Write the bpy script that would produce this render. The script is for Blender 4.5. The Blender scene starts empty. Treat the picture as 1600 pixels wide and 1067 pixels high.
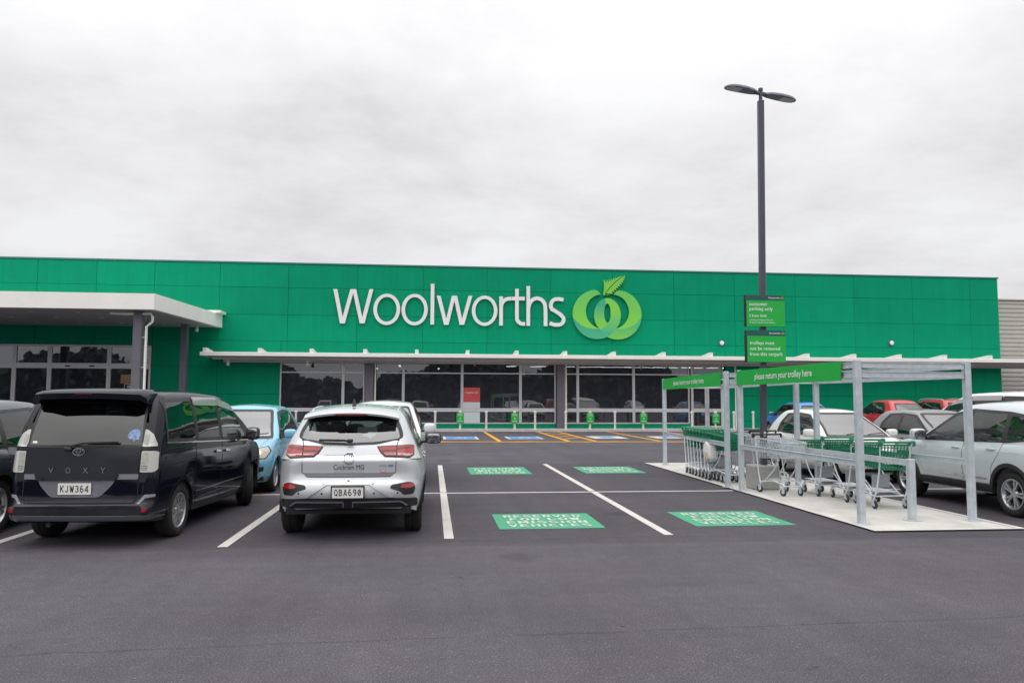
import bpy, bmesh, math, random
import numpy as np
from mathutils import Vector, Matrix
from mathutils.bvhtree import BVHTree
from mathutils.geometry import delaunay_2d_cdt

random.seed(7)
SC = bpy.context.scene
COL = SC.collection
R = math.radians

# ------------------------------------------------------------------ camera
cam_d = bpy.data.cameras.new('camera'); cam = bpy.data.objects.new('camera', cam_d); COL.objects.link(cam)
cam_d.sensor_width = 36.0; cam_d.lens = 27.045; cam_d.clip_start = 0.05; cam_d.clip_end = 2000
YAW, PITCH, ROLL = R(5.906), R(4.373), 0.0033
_F = Vector((math.sin(YAW)*math.cos(PITCH), math.cos(YAW)*math.cos(PITCH), math.sin(PITCH)))
_R = Vector((math.cos(YAW), -math.sin(YAW), 0)); _U = _R.cross(_F)
_R2 = _R*math.cos(ROLL)+_U*math.sin(ROLL); _U2 = _U*math.cos(ROLL)-_R*math.sin(ROLL)
cam.matrix_world = Matrix(((_R2.x, _U2.x, -_F.x, 0), (_R2.y, _U2.y, -_F.y, 0), (_R2.z, _U2.z, -_F.z, 1.65), (0, 0, 0, 1)))
SC.camera = cam

# ------------------------------------------------------------------ overcast sky
SUN_EL, SUN_AZ = R(58), R(205)      # azimuth clockwise from +Y: behind the camera, a little left
world = bpy.data.worlds.new('World'); SC.world = world; world.use_nodes = True
nt = world.node_tree; nt.nodes.clear()
def N(t, tree=None, **kw):
    n = (tree or nt).nodes.new(t)
    for k, v in kw.items(): setattr(n, k, v)
    return n
out = N('ShaderNodeOutputWorld'); bgs = N('ShaderNodeBackground'); bgc = N('ShaderNodeBackground'); mixw = N('ShaderNodeMixShader')
sky = N('ShaderNodeTexSky', sky_type='NISHITA', sun_disc=False); sky.sun_elevation = SUN_EL; sky.sun_rotation = SUN_AZ
bgs.inputs['Strength'].default_value = 0.08
nt.links.new(sky.outputs[0], bgs.inputs[0])
tc = N('ShaderNodeTexCoord'); sep = N('ShaderNodeSeparateXYZ'); nt.links.new(tc.outputs['Generated'], sep.inputs[0])
zc = N('ShaderNodeMath', operation='MAXIMUM'); nt.links.new(sep.outputs[2], zc.inputs[0]); zc.inputs[1].default_value = 0.0
za = N('ShaderNodeMath', operation='ADD'); nt.links.new(zc.outputs[0], za.inputs[0]); za.inputs[1].default_value = 0.16
dx = N('ShaderNodeMath', operation='DIVIDE'); dy = N('ShaderNodeMath', operation='DIVIDE')
nt.links.new(sep.outputs[0], dx.inputs[0]); nt.links.new(za.outputs[0], dx.inputs[1])
nt.links.new(sep.outputs[1], dy.inputs[0]); nt.links.new(za.outputs[0], dy.inputs[1])
cmb = N('ShaderNodeCombineXYZ'); nt.links.new(dx.outputs[0], cmb.inputs[0]); nt.links.new(dy.outputs[0], cmb.inputs[1]); cmb.inputs[2].default_value = 3.4
nz = N('ShaderNodeTexNoise'); nz.inputs['Scale'].default_value = 1.15; nz.inputs['Detail'].default_value = 7; nz.inputs['Roughness'].default_value = 0.60; nz.inputs['Distortion'].default_value = 0.12
nt.links.new(cmb.outputs[0], nz.inputs['Vector'])
rp = N('ShaderNodeValToRGB'); rp.color_ramp.elements[0].position = 0.33; rp.color_ramp.elements[0].color = (0.69, 0.685, 0.70, 1)
rp.color_ramp.elements[1].position = 0.62; rp.color_ramp.elements[1].color = (0.90, 0.898, 0.908, 1)
e_ = rp.color_ramp.elements.new(0.47); e_.color = (0.81, 0.805, 0.818, 1)
nt.links.new(nz.outputs['Fac'], rp.inputs[0]); nt.links.new(rp.outputs[0], bgc.inputs[0])
# an overcast sky is brighter towards the zenith
zz = N('ShaderNodeMath', operation='POWER'); nt.links.new(zc.outputs[0], zz.inputs[0]); zz.inputs[1].default_value = 2.4
zs = N('ShaderNodeMath', operation='MULTIPLY_ADD'); nt.links.new(zz.outputs[0], zs.inputs[0]); zs.inputs[1].default_value = 1.6; zs.inputs[2].default_value = 0.97
nt.links.new(zs.outputs[0], bgc.inputs['Strength'])
mixw.inputs[0].default_value = 0.96
nt.links.new(bgs.outputs[0], mixw.inputs[1]); nt.links.new(bgc.outputs[0], mixw.inputs[2]); nt.links.new(mixw.outputs[0], out.inputs[0])

sun_d = bpy.data.lights.new('sun', 'SUN'); sun = bpy.data.objects.new('sun', sun_d); COL.objects.link(sun)
sun_d.energy = 1.2; sun_d.angle = R(95); sun_d.color = (1.0, 0.965, 0.92)
_sd = Vector((math.sin(SUN_AZ)*math.cos(SUN_EL), math.cos(SUN_AZ)*math.cos(SUN_EL), math.sin(SUN_EL)))
sun.rotation_euler = _sd.to_track_quat('Z', 'Y').to_euler(); sun.location = (0, -20, 40)

vs = SC.view_settings; vs.view_transform = 'Standard'; vs.look = 'None'; vs.gamma = 1.0; vs.exposure = 0.0; vs.use_curve_mapping = False
SC.render.engine = 'CYCLES'
SC.cycles.use_denoising = True; SC.cycles.max_bounces = 8; SC.cycles.transparent_max_bounces = 16
SC.cycles.caustics_reflective = False; SC.cycles.caustics_refractive = False

# ------------------------------------------------------------------ materials
MATS = {}
def pmat(name, col, rough=0.5, metal=0.0, coat=0.0, spec=0.5, noise=None, bump=None, emit=None, coat_rough=0.03, dirt=None):
    """principled material; noise=(scale, amount) varies the colour, bump=(scale, strength, distance) the relief"""
    if name in MATS: return MATS[name]
    m = bpy.data.materials.new(name); m.use_nodes = True; t = m.node_tree; b = t.nodes['Principled BSDF']
    b.inputs['Base Color'].default_value = (*col, 1); b.inputs['Roughness'].default_value = rough; b.inputs['Metallic'].default_value = metal
    b.inputs['Coat Weight'].default_value = coat; b.inputs['Coat Roughness'].default_value = coat_rough; b.inputs['Specular IOR Level'].default_value = spec
    L = t.links.new
    if noise or bump or dirt:
        tcn = N('ShaderNodeTexCoord', t)
    if noise:
        sc_, am = noise
        n = N('ShaderNodeTexNoise', t); n.inputs['Scale'].default_value = sc_; n.inputs['Detail'].default_value = 6; n.inputs['Roughness'].default_value = 0.6
        L(tcn.outputs['Object'], n.inputs['Vector'])
        r = N('ShaderNodeMapRange', t); r.inputs[1].default_value = 0.3; r.inputs[2].default_value = 0.7; r.inputs[3].default_value = 1-am; r.inputs[4].default_value = 1+am
        L(n.outputs['Fac'], r.inputs[0])
        mx = N('ShaderNodeMix', t, data_type='RGBA', blend_type='MULTIPLY'); mx.inputs[0].default_value = 1.0
        mx.inputs['A'].default_value = (*col, 1); L(r.outputs[0], mx.inputs['B']); L(mx.outputs['Result'], b.inputs['Base Color'])
        r2 = N('ShaderNodeMapRange', t); r2.inputs[1].default_value = 0.3; r2.inputs[2].default_value = 0.7; r2.inputs[3].default_value = max(0.02, rough-am*0.6); r2.inputs[4].default_value = min(1, rough+am*0.6)
        L(n.outputs['Fac'], r2.inputs[0]); L(r2.outputs[0], b.inputs['Roughness'])
    if bump:
        n2 = N('ShaderNodeTexNoise', t); n2.inputs['Scale'].default_value = bump[0]; n2.inputs['Detail'].default_value = 4
        L(tcn.outputs['Object'], n2.inputs['Vector'])
        bp = N('ShaderNodeBump', t); bp.inputs['Strength'].default_value = bump[1]; bp.inputs['Distance'].default_value = bump[2]
        L(n2.outputs['Fac'], bp.inputs['Height']); L(bp.outputs[0], b.inputs['Normal'])
    if emit:
        b.inputs['Emission Color'].default_value = (*emit[0], 1); b.inputs['Emission Strength'].default_value = emit[1]
    MATS[name] = m
    return m

def glassmat(name, tint, refl=1.0, ior=1.5, rough=0.0, tinted=0.0, tintcol=(0.01, 0.012, 0.012), wave=0.0):
    """thin sheet glass: fresnel mirror over tinted see-through"""
    if name in MATS: return MATS[name]
    m = bpy.data.materials.new(name); m.use_nodes = True; t = m.node_tree; t.nodes.clear(); L = t.links.new
    o = N('ShaderNodeOutputMaterial', t); tr = N('ShaderNodeBsdfTransparent', t); tr.inputs[0].default_value = (*tint, 1)
    gl = N('ShaderNodeBsdfGlossy', t); gl.inputs['Roughness'].default_value = rough; gl.inputs['Color'].default_value = (refl, refl, refl, 1)
    # Schlick reflectance, the same from both faces of the sheet
    ge = N('ShaderNodeNewGeometry', t); dt = N('ShaderNodeVectorMath', t, operation='DOT_PRODUCT'); L(ge.outputs['Incoming'], dt.inputs[0]); L(ge.outputs['Normal'], dt.inputs[1])
    ab = N('ShaderNodeMath', t, operation='ABSOLUTE'); L(dt.outputs['Value'], ab.inputs[0]); iv = N('ShaderNodeMath', t, operation='SUBTRACT'); iv.inputs[0].default_value = 1.0; L(ab.outputs[0], iv.inputs[1])
    pw = N('ShaderNodeMath', t, operation='POWER'); L(iv.outputs[0], pw.inputs[0]); pw.inputs[1].default_value = 5.0; f0 = ((ior-1)/(ior+1))**2
    fr = N('ShaderNodeMath', t, operation='MULTIPLY_ADD'); L(pw.outputs[0], fr.inputs[0]); fr.inputs[1].default_value = 1-f0; fr.inputs[2].default_value = f0; mx = N('ShaderNodeMixShader', t)
    df = N('ShaderNodeBsdfDiffuse', t); df.inputs[0].default_value = (*tintcol, 1); m2 = N('ShaderNodeMixShader', t); m2.inputs[0].default_value = tinted
    L(tr.outputs[0], m2.inputs[1]); L(df.outputs[0], m2.inputs[2])
    L(fr.outputs[0], mx.inputs[0]); L(m2.outputs[0], mx.inputs[1]); L(gl.outputs[0], mx.inputs[2]); L(mx.outputs[0], o.inputs[0])
    if wave:
        tcn = N('ShaderNodeTexCoord', t); n = N('ShaderNodeTexNoise', t); n.inputs['Scale'].default_value = 0.7; n.inputs['Detail'].default_value = 1
        L(tcn.outputs['Object'], n.inputs['Vector']); bp = N('ShaderNodeBump', t); bp.inputs['Strength'].default_value = 1.0; bp.inputs['Distance'].default_value = wave
        L(n.outputs['Fac'], bp.inputs['Height']); L(bp.outputs[0], gl.inputs['Normal'])
    MATS[name] = m
    return m

# ------------------------------------------------------------------ mesh helpers
def tag(o, label=None, cat=None, group=None, kind=None):
    if label: o['label'] = label
    if cat: o['category'] = cat
    if group: o['group'] = group
    if kind: o['kind'] = kind
    return o

def empty(name, loc=(0, 0, 0), rz=0.0, parent=None):
    o = bpy.data.objects.new(name, None); COL.objects.link(o); o.location = loc; o.rotation_euler = (0, 0, rz); o.empty_display_size = 0.2
    if parent: o.parent = parent
    return o

def mobj(name, verts, faces, mat, parent=None, smooth=False, angle=None):
    me = bpy.data.meshes.new(name); used = sorted(set(int(i) for f in faces for i in f))
    if len(used) < len(verts):      # leave no loose vertices behind
        mp = {u: i for i, u in enumerate(used)}; verts = [verts[u] for u in used]; faces = [[mp[int(i)] for i in f] for f in faces]
    me.from_pydata([tuple(map(float, v)) for v in verts], [], [tuple(map(int, f)) for f in faces]); me.update()
    mats = mat if isinstance(mat, (list, tuple)) else [mat]
    for m in mats: me.materials.append(m)
    if smooth:
        me.polygons.foreach_set('use_smooth', [True]*len(me.polygons))
        if angle is not None:
            try: me.set_sharp_from_angle(angle=R(angle))
            except Exception: pass
    o = bpy.data.objects.new(name, me); COL.objects.link(o)
    if parent: o.parent = parent
    return o

def inst(o, parent=None, loc=None, rot=None, name=None):
    c = o.copy(); COL.objects.link(c)
    if parent is not None: c.parent = parent
    if loc is not None: c.location = loc
    if rot is not None: c.rotation_euler = rot
    return c

def copy_tree(o, parent=None, loc=None, rz=None):
    c = o.copy(); COL.objects.link(c); c.parent = parent
    if loc is not None: c.location = loc
    if rz is not None: c.rotation_euler = (0, 0, rz)
    for ch in list(o.children): copy_tree(ch, c)
    return c

class MB:
    """collects shapes for one mesh"""
    def __init__(s): s.v = []; s.f = []; s.mi = []; s.cur = 0
    def add(s, vs_, fs_):
        b = len(s.v); s.v += [tuple(p) for p in vs_]
        for f in fs_: s.f.append(tuple(b+i for i in f)); s.mi.append(s.cur)
    def box(s, x0, x1, y0, y1, z0, z1, c=0.0):
        if c <= 0:
            s.add([(x0, y0, z0), (x1, y0, z0), (x1, y1, z0), (x0, y1, z0), (x0, y0, z1), (x1, y0, z1), (x1, y1, z1), (x0, y1, z1)],
                  [(0, 3, 2, 1), (4, 5, 6, 7), (0, 1, 5, 4), (1, 2, 6, 5), (2, 3, 7, 6), (3, 0, 4, 7)]); return
        X, Y, Z = (x0, x1), (y0, y1), (z0, z1); V = {}; vs_ = []
        for i in (0, 1):
            for j in (0, 1):
                for k in (0, 1):
                    sx, sy, sz = c*(1-2*i), c*(1-2*j), c*(1-2*k)
                    for ax, p in (('x', (X[i], Y[j]+sy, Z[k]+sz)), ('y', (X[i]+sx, Y[j], Z[k]+sz)), ('z', (X[i]+sx, Y[j]+sy, Z[k]))):
                        V[(i, j, k, ax)] = len(vs_); vs_.append(p)
        fs_ = []
        g = lambda i, j, k, a: V[(i, j, k, a)]
        for i in (0, 1):
            q = [g(i, 0, 0, 'x'), g(i, 1, 0, 'x'), g(i, 1, 1, 'x'), g(i, 0, 1, 'x')]; fs_.append(q if i else q[::-1])
            q = [g(0, i, 0, 'y'), g(0, i, 1, 'y'), g(1, i, 1, 'y'), g(1, i, 0, 'y')]; fs_.append(q if i else q[::-1])
            q = [g(0, 0, i, 'z'), g(1, 0, i, 'z'), g(1, 1, i, 'z'), g(0, 1, i, 'z')]; fs_.append(q if i else q[::-1])
        for i in (0, 1):
            for j in (0, 1):
                fs_.append([g(i, j, 0, 'x'), g(i, j, 1, 'x'), g(i, j, 1, 'y'), g(i, j, 0, 'y')])
                fs_.append([g(i, 0, j, 'x'), g(i, 1, j, 'x'), g(i, 1, j, 'z'), g(i, 0, j, 'z')])
                fs_.append([g(0, i, j, 'y'), g(1, i, j, 'y'), g(1, i, j, 'z'), g(0, i, j, 'z')])
                for k in (0, 1): fs_.append([g(i, j, k, 'x'), g(i, j, k, 'y'), g(i, j, k, 'z')])
        s.add(vs_, fs_)
    def tube(s, pts, r, n=8, cap=True, closed=False, rs=None):
        pts = [Vector(p) for p in pts]; m = len(pts); rings = []; base = len(s.v); prev = None
        for i, p in enumerate(pts):
            if closed: d = pts[(i+1) % m]-pts[i-1]
            else: d = pts[min(i+1, m-1)]-pts[max(i-1, 0)]
            d.normalize()
            if prev is None:
                a = Vector((0, 0, 1)) if abs(d.z) < 0.9 else Vector((1, 0, 0)); u = d.cross(a).normalized()
            else:
                u = (prev-d*prev.dot(d)).normalized()
            prev = u; w = d.cross(u); rr = rs[i] if rs else r
            rings.append([p+u*(math.cos(2*math.pi*(k+.5)/n)*rr)+w*(math.sin(2*math.pi*(k+.5)/n)*rr) for k in range(n)])
        vs_ = [q for rg in rings for q in rg]; fs_ = []
        for i in range(m if closed else m-1):
            j = (i+1) % m
            for k in range(n): fs_.append((i*n+k, i*n+(k+1) % n, j*n+(k+1) % n, j*n+k))
        if cap and not closed: fs_ += [tuple(range(n))[::-1], tuple((m-1)*n+k for k in range(n))]
        s.add(vs_, fs_)
    def lathe(s, prof, n=24, axis='y', c=(0, 0, 0)):
        """prof: (radius, along) pairs"""
        vs_ = []; m = len(prof)
        for r_, a in prof:
            for k in range(n):
                t = 2*math.pi*k/n; p, q = r_*math.cos(t), r_*math.sin(t)
                vs_.append({'y': (c[0]+p, c[1]+a, c[2]+q), 'x': (c[0]+a, c[1]+p, c[2]+q), 'z': (c[0]+p, c[1]+q, c[2]+a)}[axis])
        fs_ = [(i*n+k, i*n+(k+1) % n, (i+1)*n+(k+1) % n, (i+1)*n+k) for i in range(m-1) for k in range(n)]
        s.add(vs_, fs_)
    def prism(s, poly, z0, z1, fn=None):
        """extrude a convex-ish 2-D polygon; fn maps (a,b,h) to 3-D"""
        fn = fn or (lambda a, b, h: (a, b, h)); n = len(poly)
        s.add([fn(a, b, z0) for a, b in poly]+[fn(a, b, z1) for a, b in poly],
              [tuple(range(n))[::-1], tuple(range(n, 2*n))]+[(i, (i+1) % n, n+(i+1) % n, n+i) for i in range(n)])
    def build(s, name, mat, parent=None, smooth=False, angle=35):
        o = mobj(name, s.v, s.f, mat, parent, smooth, angle)
        if isinstance(mat, (list, tuple)): o.data.polygons.foreach_set('material_index', s.mi)
        bm = bmesh.new(); bm.from_mesh(o.data); bmesh.ops.recalc_face_normals(bm, faces=bm.faces); bm.to_mesh(o.data); bm.free()
        return o

def pip(px, py, poly):
    px = np.asarray(px, float); py = np.asarray(py, float); ins = np.zeros(px.shape, bool); n = len(poly)
    for i in range(n):
        x1, y1 = poly[i]; x2, y2 = poly[(i+1) % n]
        if y1 == y2: continue
        c = ((y1 > py) != (y2 > py)) & (px < (x2-x1)*(py-y1)/(y2-y1)+x1); ins ^= c
    return ins

def resample(poly, step):
    o = []; n = len(poly)
    for i in range(n):
        a = np.array(poly[i], float); b = np.array(poly[(i+1) % n], float); k = max(1, int(math.ceil(np.linalg.norm(b-a)/step)))
        for j in range(k): o.append(tuple(a+(b-a)*j/k))
    return o

def rounded(poly, r, k=5):
    o = []; n = len(poly)
    for i in range(n):
        p0, p, p1 = (np.array(poly[j % n], float) for j in (i-1, i, i+1))
        rr = r[i] if isinstance(r, (list, tuple)) else r
        a = p0-p; b = p1-p; la, lb = np.linalg.norm(a), np.linalg.norm(b)
        if rr <= 0: o.append(tuple(p)); continue
        d = min(rr, la*0.48, lb*0.48); s0, s1 = p+a/la*d, p+b/lb*d
        for t in np.linspace(0, 1, k): o.append(tuple((1-t)**2*s0+2*t*(1-t)*p+t*t*s1))
    return o

def inset(poly, d):
    """shrink a polygon by d (negative grows)"""
    P = np.array(poly, float); n = len(P); ar = 0.5*sum(P[i][0]*P[(i+1) % n][1]-P[(i+1) % n][0]*P[i][1] for i in range(n)); sg = 1 if ar > 0 else -1
    o = []
    for i in range(n):
        e0 = P[i]-P[i-1]; e1 = P[(i+1) % n]-P[i]
        n0 = np.array((-e0[1], e0[0]))/(np.linalg.norm(e0)+1e-12); n1 = np.array((-e1[1], e1[0]))/(np.linalg.norm(e1)+1e-12)
        b = n0+n1; l = np.linalg.norm(b)
        if l < 1e-6: b = n0; l = 1
        b = b/l; c = max(0.35, float(b@n0)); o.append(tuple(P[i]+sg*b*d/c))
    return o

def cdt(loops, keep, res=None, step=None):
    """constrained triangulation; keep(cx, cy) -> label array (0 drops). returns verts (n,2), tris, labels"""
    V = []; E = []
    for lp in loops:
        q = resample(lp, step) if step else list(lp); b = len(V); V += q; E += [(b+i, b+(i+1) % len(q)) for i in range(len(q))]
    if res:
        A = np.array(V); x0, y0 = A.min(0); x1, y1 = A.max(0)
        gx, gy = np.meshgrid(np.arange(x0+res/2, x1, res), np.arange(y0+res/2, y1, res)); gx = gx.ravel(); gy = gy.ravel()
        lab = np.asarray(keep(gx, gy)) > 0; gx = gx[lab]; gy = gy[lab]
        if len(gx):
            d = np.full(len(gx), 9.0)
            for k in range(0, len(A)): d = np.minimum(d, np.hypot(gx-A[k, 0], gy-A[k, 1]))
            ok = d > res*0.45; V += list(zip(gx[ok], gy[ok]))
    r = delaunay_2d_cdt([Vector((float(a), float(b))) for a, b in V], E, [], 0, 1e-6)
    P = np.array([(p.x, p.y) for p in r[0]]); T = np.array([f for f in r[2] if len(f) == 3], int)
    if len(T) == 0: return P, T, np.zeros(0, int)
    C = P[T].mean(1); lab = np.asarray(keep(C[:, 0], C[:, 1])).astype(int)
    k = lab > 0
    return P, T[k], lab[k]

def boundary(T):
    cnt = {}
    for t in T:
        for i in range(3):
            e = (int(t[i]), int(t[(i+1) % 3])); cnt[e] = cnt.get(e, 0)+1
    return [e for e in cnt if (e[1], e[0]) not in cnt]

def slab(P, T, d0, d1, fn):
    """give a flat triangulation thickness: front at d1, back edge at d0. fn(a,b,d)->3-D"""
    used = sorted(set(int(i) for t in T for i in t)); mp = {u: i for i, u in enumerate(used)}; n = len(used)
    vs_ = [fn(P[u][0], P[u][1], d1) for u in used]; fs_ = [tuple(mp[int(i)] for i in t) for t in T]
    bd = boundary(T); bv = sorted(set(i for e in bd for i in e)); bm_ = {u: n+i for i, u in enumerate(bv)}
    vs_ += [fn(P[u][0], P[u][1], d0) for u in bv]
    fs_ += [(mp[a], bm_[a], bm_[b], mp[b]) for a, b in bd]
    return vs_, fs_

def ribbon(pts, w, closed=False):
    """stroke outline of a polyline as a polygon"""
    P = [np.array(p, float) for p in pts]; Lp = []; Rp = []; n = len(P)
    for i in range(n):
        d0 = P[i]-P[i-1] if i else P[1]-P[0]; d1 = P[i+1]-P[i] if i < n-1 else P[-1]-P[-2]
        d0 = d0/np.linalg.norm(d0); d1 = d1/np.linalg.norm(d1); t = d0+d1; t = t/np.linalg.norm(t); nn = np.array((-t[1], t[0])); c = max(0.5, float(np.dot(nn, np.array((-d0[1], d0[0])))))
        Lp.append(tuple(P[i]+nn*w/2/c)); Rp.append(tuple(P[i]-nn*w/2/c))
    return Lp+Rp[::-1]

def ellipse(cx, cy, rx, ry, n=48, a0=0, a1=360, end=False):
    k = n+1 if end else n
    return [(cx+rx*math.cos(R(a0+(a1-a0)*i/n)), cy+ry*math.sin(R(a0+(a1-a0)*i/n))) for i in range(k)]

FONT_CACHE = {}
def text_mesh(txt, size=1.0, bold=0.0, extrude=0.0, align='CENTER', spacing=1.0, sx=1.0, line=1.0):
    """built-in font outline as (verts, faces) in x (right), y (up), z (out)"""
    cu = bpy.data.curves.new('lettering', 'FONT'); cu.body = txt; cu.size = size; cu.offset = bold; cu.extrude = extrude; cu.align_x = align; cu.align_y = 'CENTER'
    cu.space_character = spacing; cu.space_line = line; cu.resolution_u = 3
    o = bpy.data.objects.new('lettering', cu); COL.objects.link(o)
    me = bpy.data.meshes.new_from_object(o.evaluated_get(bpy.context.evaluated_depsgraph_get()))
    vs_ = [(v.co.x*sx, v.co.y, v.co.z) for v in me.vertices]; fs_ = [tuple(p.vertices) for p in me.polygons]
    bpy.data.objects.remove(o); bpy.data.curves.remove(cu); bpy.data.meshes.remove(me)
    return vs_, fs_

def text_obj(name, txt, mat, parent, fn, **kw):
    """fn maps (x right, y up, z out) of the lettering to the parent's space"""
    fit = kw.pop('fit', None); fith = kw.pop('fith', None)
    vs_, fs_ = text_mesh(txt, **kw); A = np.array(vs_)
    if fit:
        w = np.ptp(A[:, 0]); k = fit/w; A[:, 0] *= k
        if not fith: A[:, 1] *= k
    if fith: A[:, 1] *= fith/np.ptp(A[:, 1])
    A[:, 1] -= (A[:, 1].max()+A[:, 1].min())/2
    if kw.get('align', 'CENTER') == 'LEFT': A[:, 0] -= A[:, 0].min()
    else: A[:, 0] -= (A[:, 0].max()+A[:, 0].min())/2
    return mobj(name, [fn(*p) for p in A], fs_, mat, parent)

def _arc(cx, cy, rx, ry, a0, a1, n=9): return [(cx+rx*math.cos(R(a)), cy+ry*math.sin(R(a))) for a in np.linspace(a0, a1, n)]
STROKES = {   # heavy block capitals as centre-line strokes on a 0.7 x 1 cell
    'R': [[(.1, 0), (.1, 1)], [(.0, .9), (.4, .9)]+_arc(.40, .70, .2, .2, 80, -80, 7)+[(.40, .5), (.05, .5)], [(.33, .5), (.62, .0)]],
    'E': [[(.1, 0), (.1, 1)], [(.0, .9), (.62, .9)], [(.05, .5), (.55, .5)], [(.0, .1), (.62, .1)]], 'F': [[(.1, 0), (.1, 1)], [(.0, .9), (.62, .9)], [(.05, .48), (.55, .48)]],
    'S': [[(.62, .84)]+_arc(.34, .70, .25, .2, 50, 250, 10)[1:]+_arc(.36, .30, .25, .2, 70, -130, 10)[1:]+[(.06, .17)]], 'V': [[(.07, 1.0), (.35, .0)], [(.35, .0), (.63, 1.0)]],
    'D': [[(.1, 0), (.1, 1)], [(.0, .9), (.28, .9)]+_arc(.28, .5, .34, .4, 80, -80, 9)+[(.28, .1), (.0, .1)]], 'L': [[(.1, 0), (.1, 1)], [(.0, .1), (.60, .1)]],
    'O': [_arc(.35, .5, .27, .41, 90, 450, 22)], 'W': [[(.06, 1), (.22, 0)], [(.22, 0), (.38, .85)], [(.38, .85), (.54, 0)], [(.54, 0), (.72, 1)]], 'M': [[(.08, 0), (.08, 1)], [(.12, 1), (.38, .25)], [(.38, .25), (.64, 1)], [(.68, 0), (.68, 1)]],
    'G': [_arc(.37, .5, .28, .41, 48, 330, 16)+[(.62, .45)], [(.40, .45), (.70, .45)]], 'I': [[(.35, 0), (.35, 1)]], 'N': [[(.1, 0), (.1, 1)], [(.12, 1), (.58, 0)], [(.6, 0), (.6, 1)]], 'H': [[(.1, 0), (.1, 1)], [(.6, 0), (.6, 1)], [(.1, .5), (.6, .5)]], 'C': [_arc(.37, .5, .28, .41, 48, 312, 16)],
    'K': [[(.1, 0), (.1, 1)], [(.62, 1), (.14, .45)], [(.26, .56), (.64, .0)]], 'J': [[(.52, 1), (.52, .32)]+_arc(.32, .30, .20, .21, 0, -160, 9)], 'A': [[(.06, 0), (.35, 1)], [(.35, 1), (.64, 0)], [(.18, .28), (.52, .28)]],
    'B': [[(.1, 0), (.1, 1)], [(.0, .9), (.36, .9)]+_arc(.38, .71, .18, .19, 80, -80, 7)+[(.36, .52), (.05, .52)], [(.36, .52)]+_arc(.40, .30, .20, .21, 80, -80, 7)+[(.36, .1), (.0, .1)]],
    'Q': [_arc(.35, .5, .27, .41, 90, 450, 22), [(.38, .25), (.66, -.04)]], '3': [[(.08, .82)]+_arc(.33, .71, .24, .20, 130, -75, 10)+[(.3, .52)], [(.3, .52)]+_arc(.33, .30, .27, .21, 80, -145, 11)],
    '6': [_arc(.35, .31, .25, .23, 90, 450, 18), [(.11, .33)]+_arc(.38, .55, .28, .37, 185, 70, 9)], '9': [_arc(.35, .69, .25, .23, 90, 450, 18), [(.59, .67)]+_arc(.32, .45, .28, .37, 5, -110, 9)], '4': [[(.50, 0), (.50, 1)], [(.52, .97), (.06, .32)], [(.04, .28), (.68, .28)]], '0': [_arc(.35, .5, .26, .41, 90, 450, 22), [(.22, .30), (.48, .70)]],
    '7': [[(.05, .9), (.62, .9)], [(.60, .9), (.25, 0)]], '1': [[(.4, 0), (.4, 1)], [(.4, .97), (.18, .78)]], '8': [_arc(.35, .71, .22, .19, 90, 450, 18), _arc(.35, .29, .26, .20, 90, 450, 18)], 'P': [[(.1, 0), (.1, 1)], [(.0, .9), (.38, .9)]+_arc(.38, .68, .22, .22, 80, -80, 7)+[(.38, .46), (.05, .46)]]}
def block_text(name, txt, mat, parent, fn, w, h, sw=.19, gap=.16, single=False):
    """heavy block lettering w wide and h high, one outline per character"""
    pen = 0; V = []; F = []; G_ = []
    for ch in txt:
        if ch == ' ': pen += .45; continue
        st = STROKES[ch]; polys = []
        for s_ in st:
            if len(s_) > 12 and abs(s_[0][0]-s_[-1][0]) < .01 and abs(s_[0][1]-s_[-1][1]) < .01:
                c = s_[:-1]; polys.append((inset(c, -sw/2), inset(c, sw/2)))
            else: polys.append((ribbon(s_, sw), None))
        def keep(x, y):
            k = np.zeros(np.shape(x), bool)
            for a, b in polys: k |= pip(x, y, a) & (~pip(x, y, b) if b else True)
            return k & (y > -.001) & (y < 1.001) | (k if ch == 'Q' else False)
        cw = .78 if ch in 'WM' else .34 if ch == 'I' else .7; ox = pen-(.18 if ch == 'I' else 0)
        P, T, _ = cdt([q for pr in polys for q in pr if q]+[[(-2, 0), (3, 0), (3, 1), (-2, 1)]], keep); b = len(V); V += [(ox+a, c) for a, c in P]; F += [tuple(b+int(i) for i in t) for t in T]; G_.append((b, len(V), T)); pen += cw+gap
    tot = pen-gap
    if single:
        for b, e, T in G_: mobj(name, [fn((a/tot-.5)*w, (c-.5)*h, 0) for a, c in V[b:e]], T, mat, parent)
        return None
    return mobj(name, [fn((a/tot-.5)*w, (c-.5)*h, 0) for a, c in V], F, mat, parent)

def pchip(pts):
    """smooth shape-keeping interpolation through (x, y) pairs"""
    P = np.array(pts, float); x, y = P[:, 0], P[:, 1]
    if len(x) == 2: return lambda q: np.interp(q, x, y)
    h = np.diff(x); d = np.diff(y)/h; m = np.zeros_like(x)
    for i in range(1, len(x)-1):
        if d[i-1]*d[i] > 0: w1, w2 = 2*h[i]+h[i-1], h[i]+2*h[i-1]; m[i] = (w1+w2)/(w1/d[i-1]+w2/d[i])
    m[0], m[-1] = d[0], d[-1]
    def f(q):
        q = np.clip(np.asarray(q, float), x[0], x[-1]); i = np.clip(np.searchsorted(x, q)-1, 0, len(x)-2); t = (q-x[i])/h[i]
        return (2*t**3-3*t**2+1)*y[i]+(t**3-2*t**2+t)*h[i]*m[i]+(-2*t**3+3*t**2)*y[i+1]+(t**3-t**2)*h[i]*m[i+1]
    return f
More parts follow.
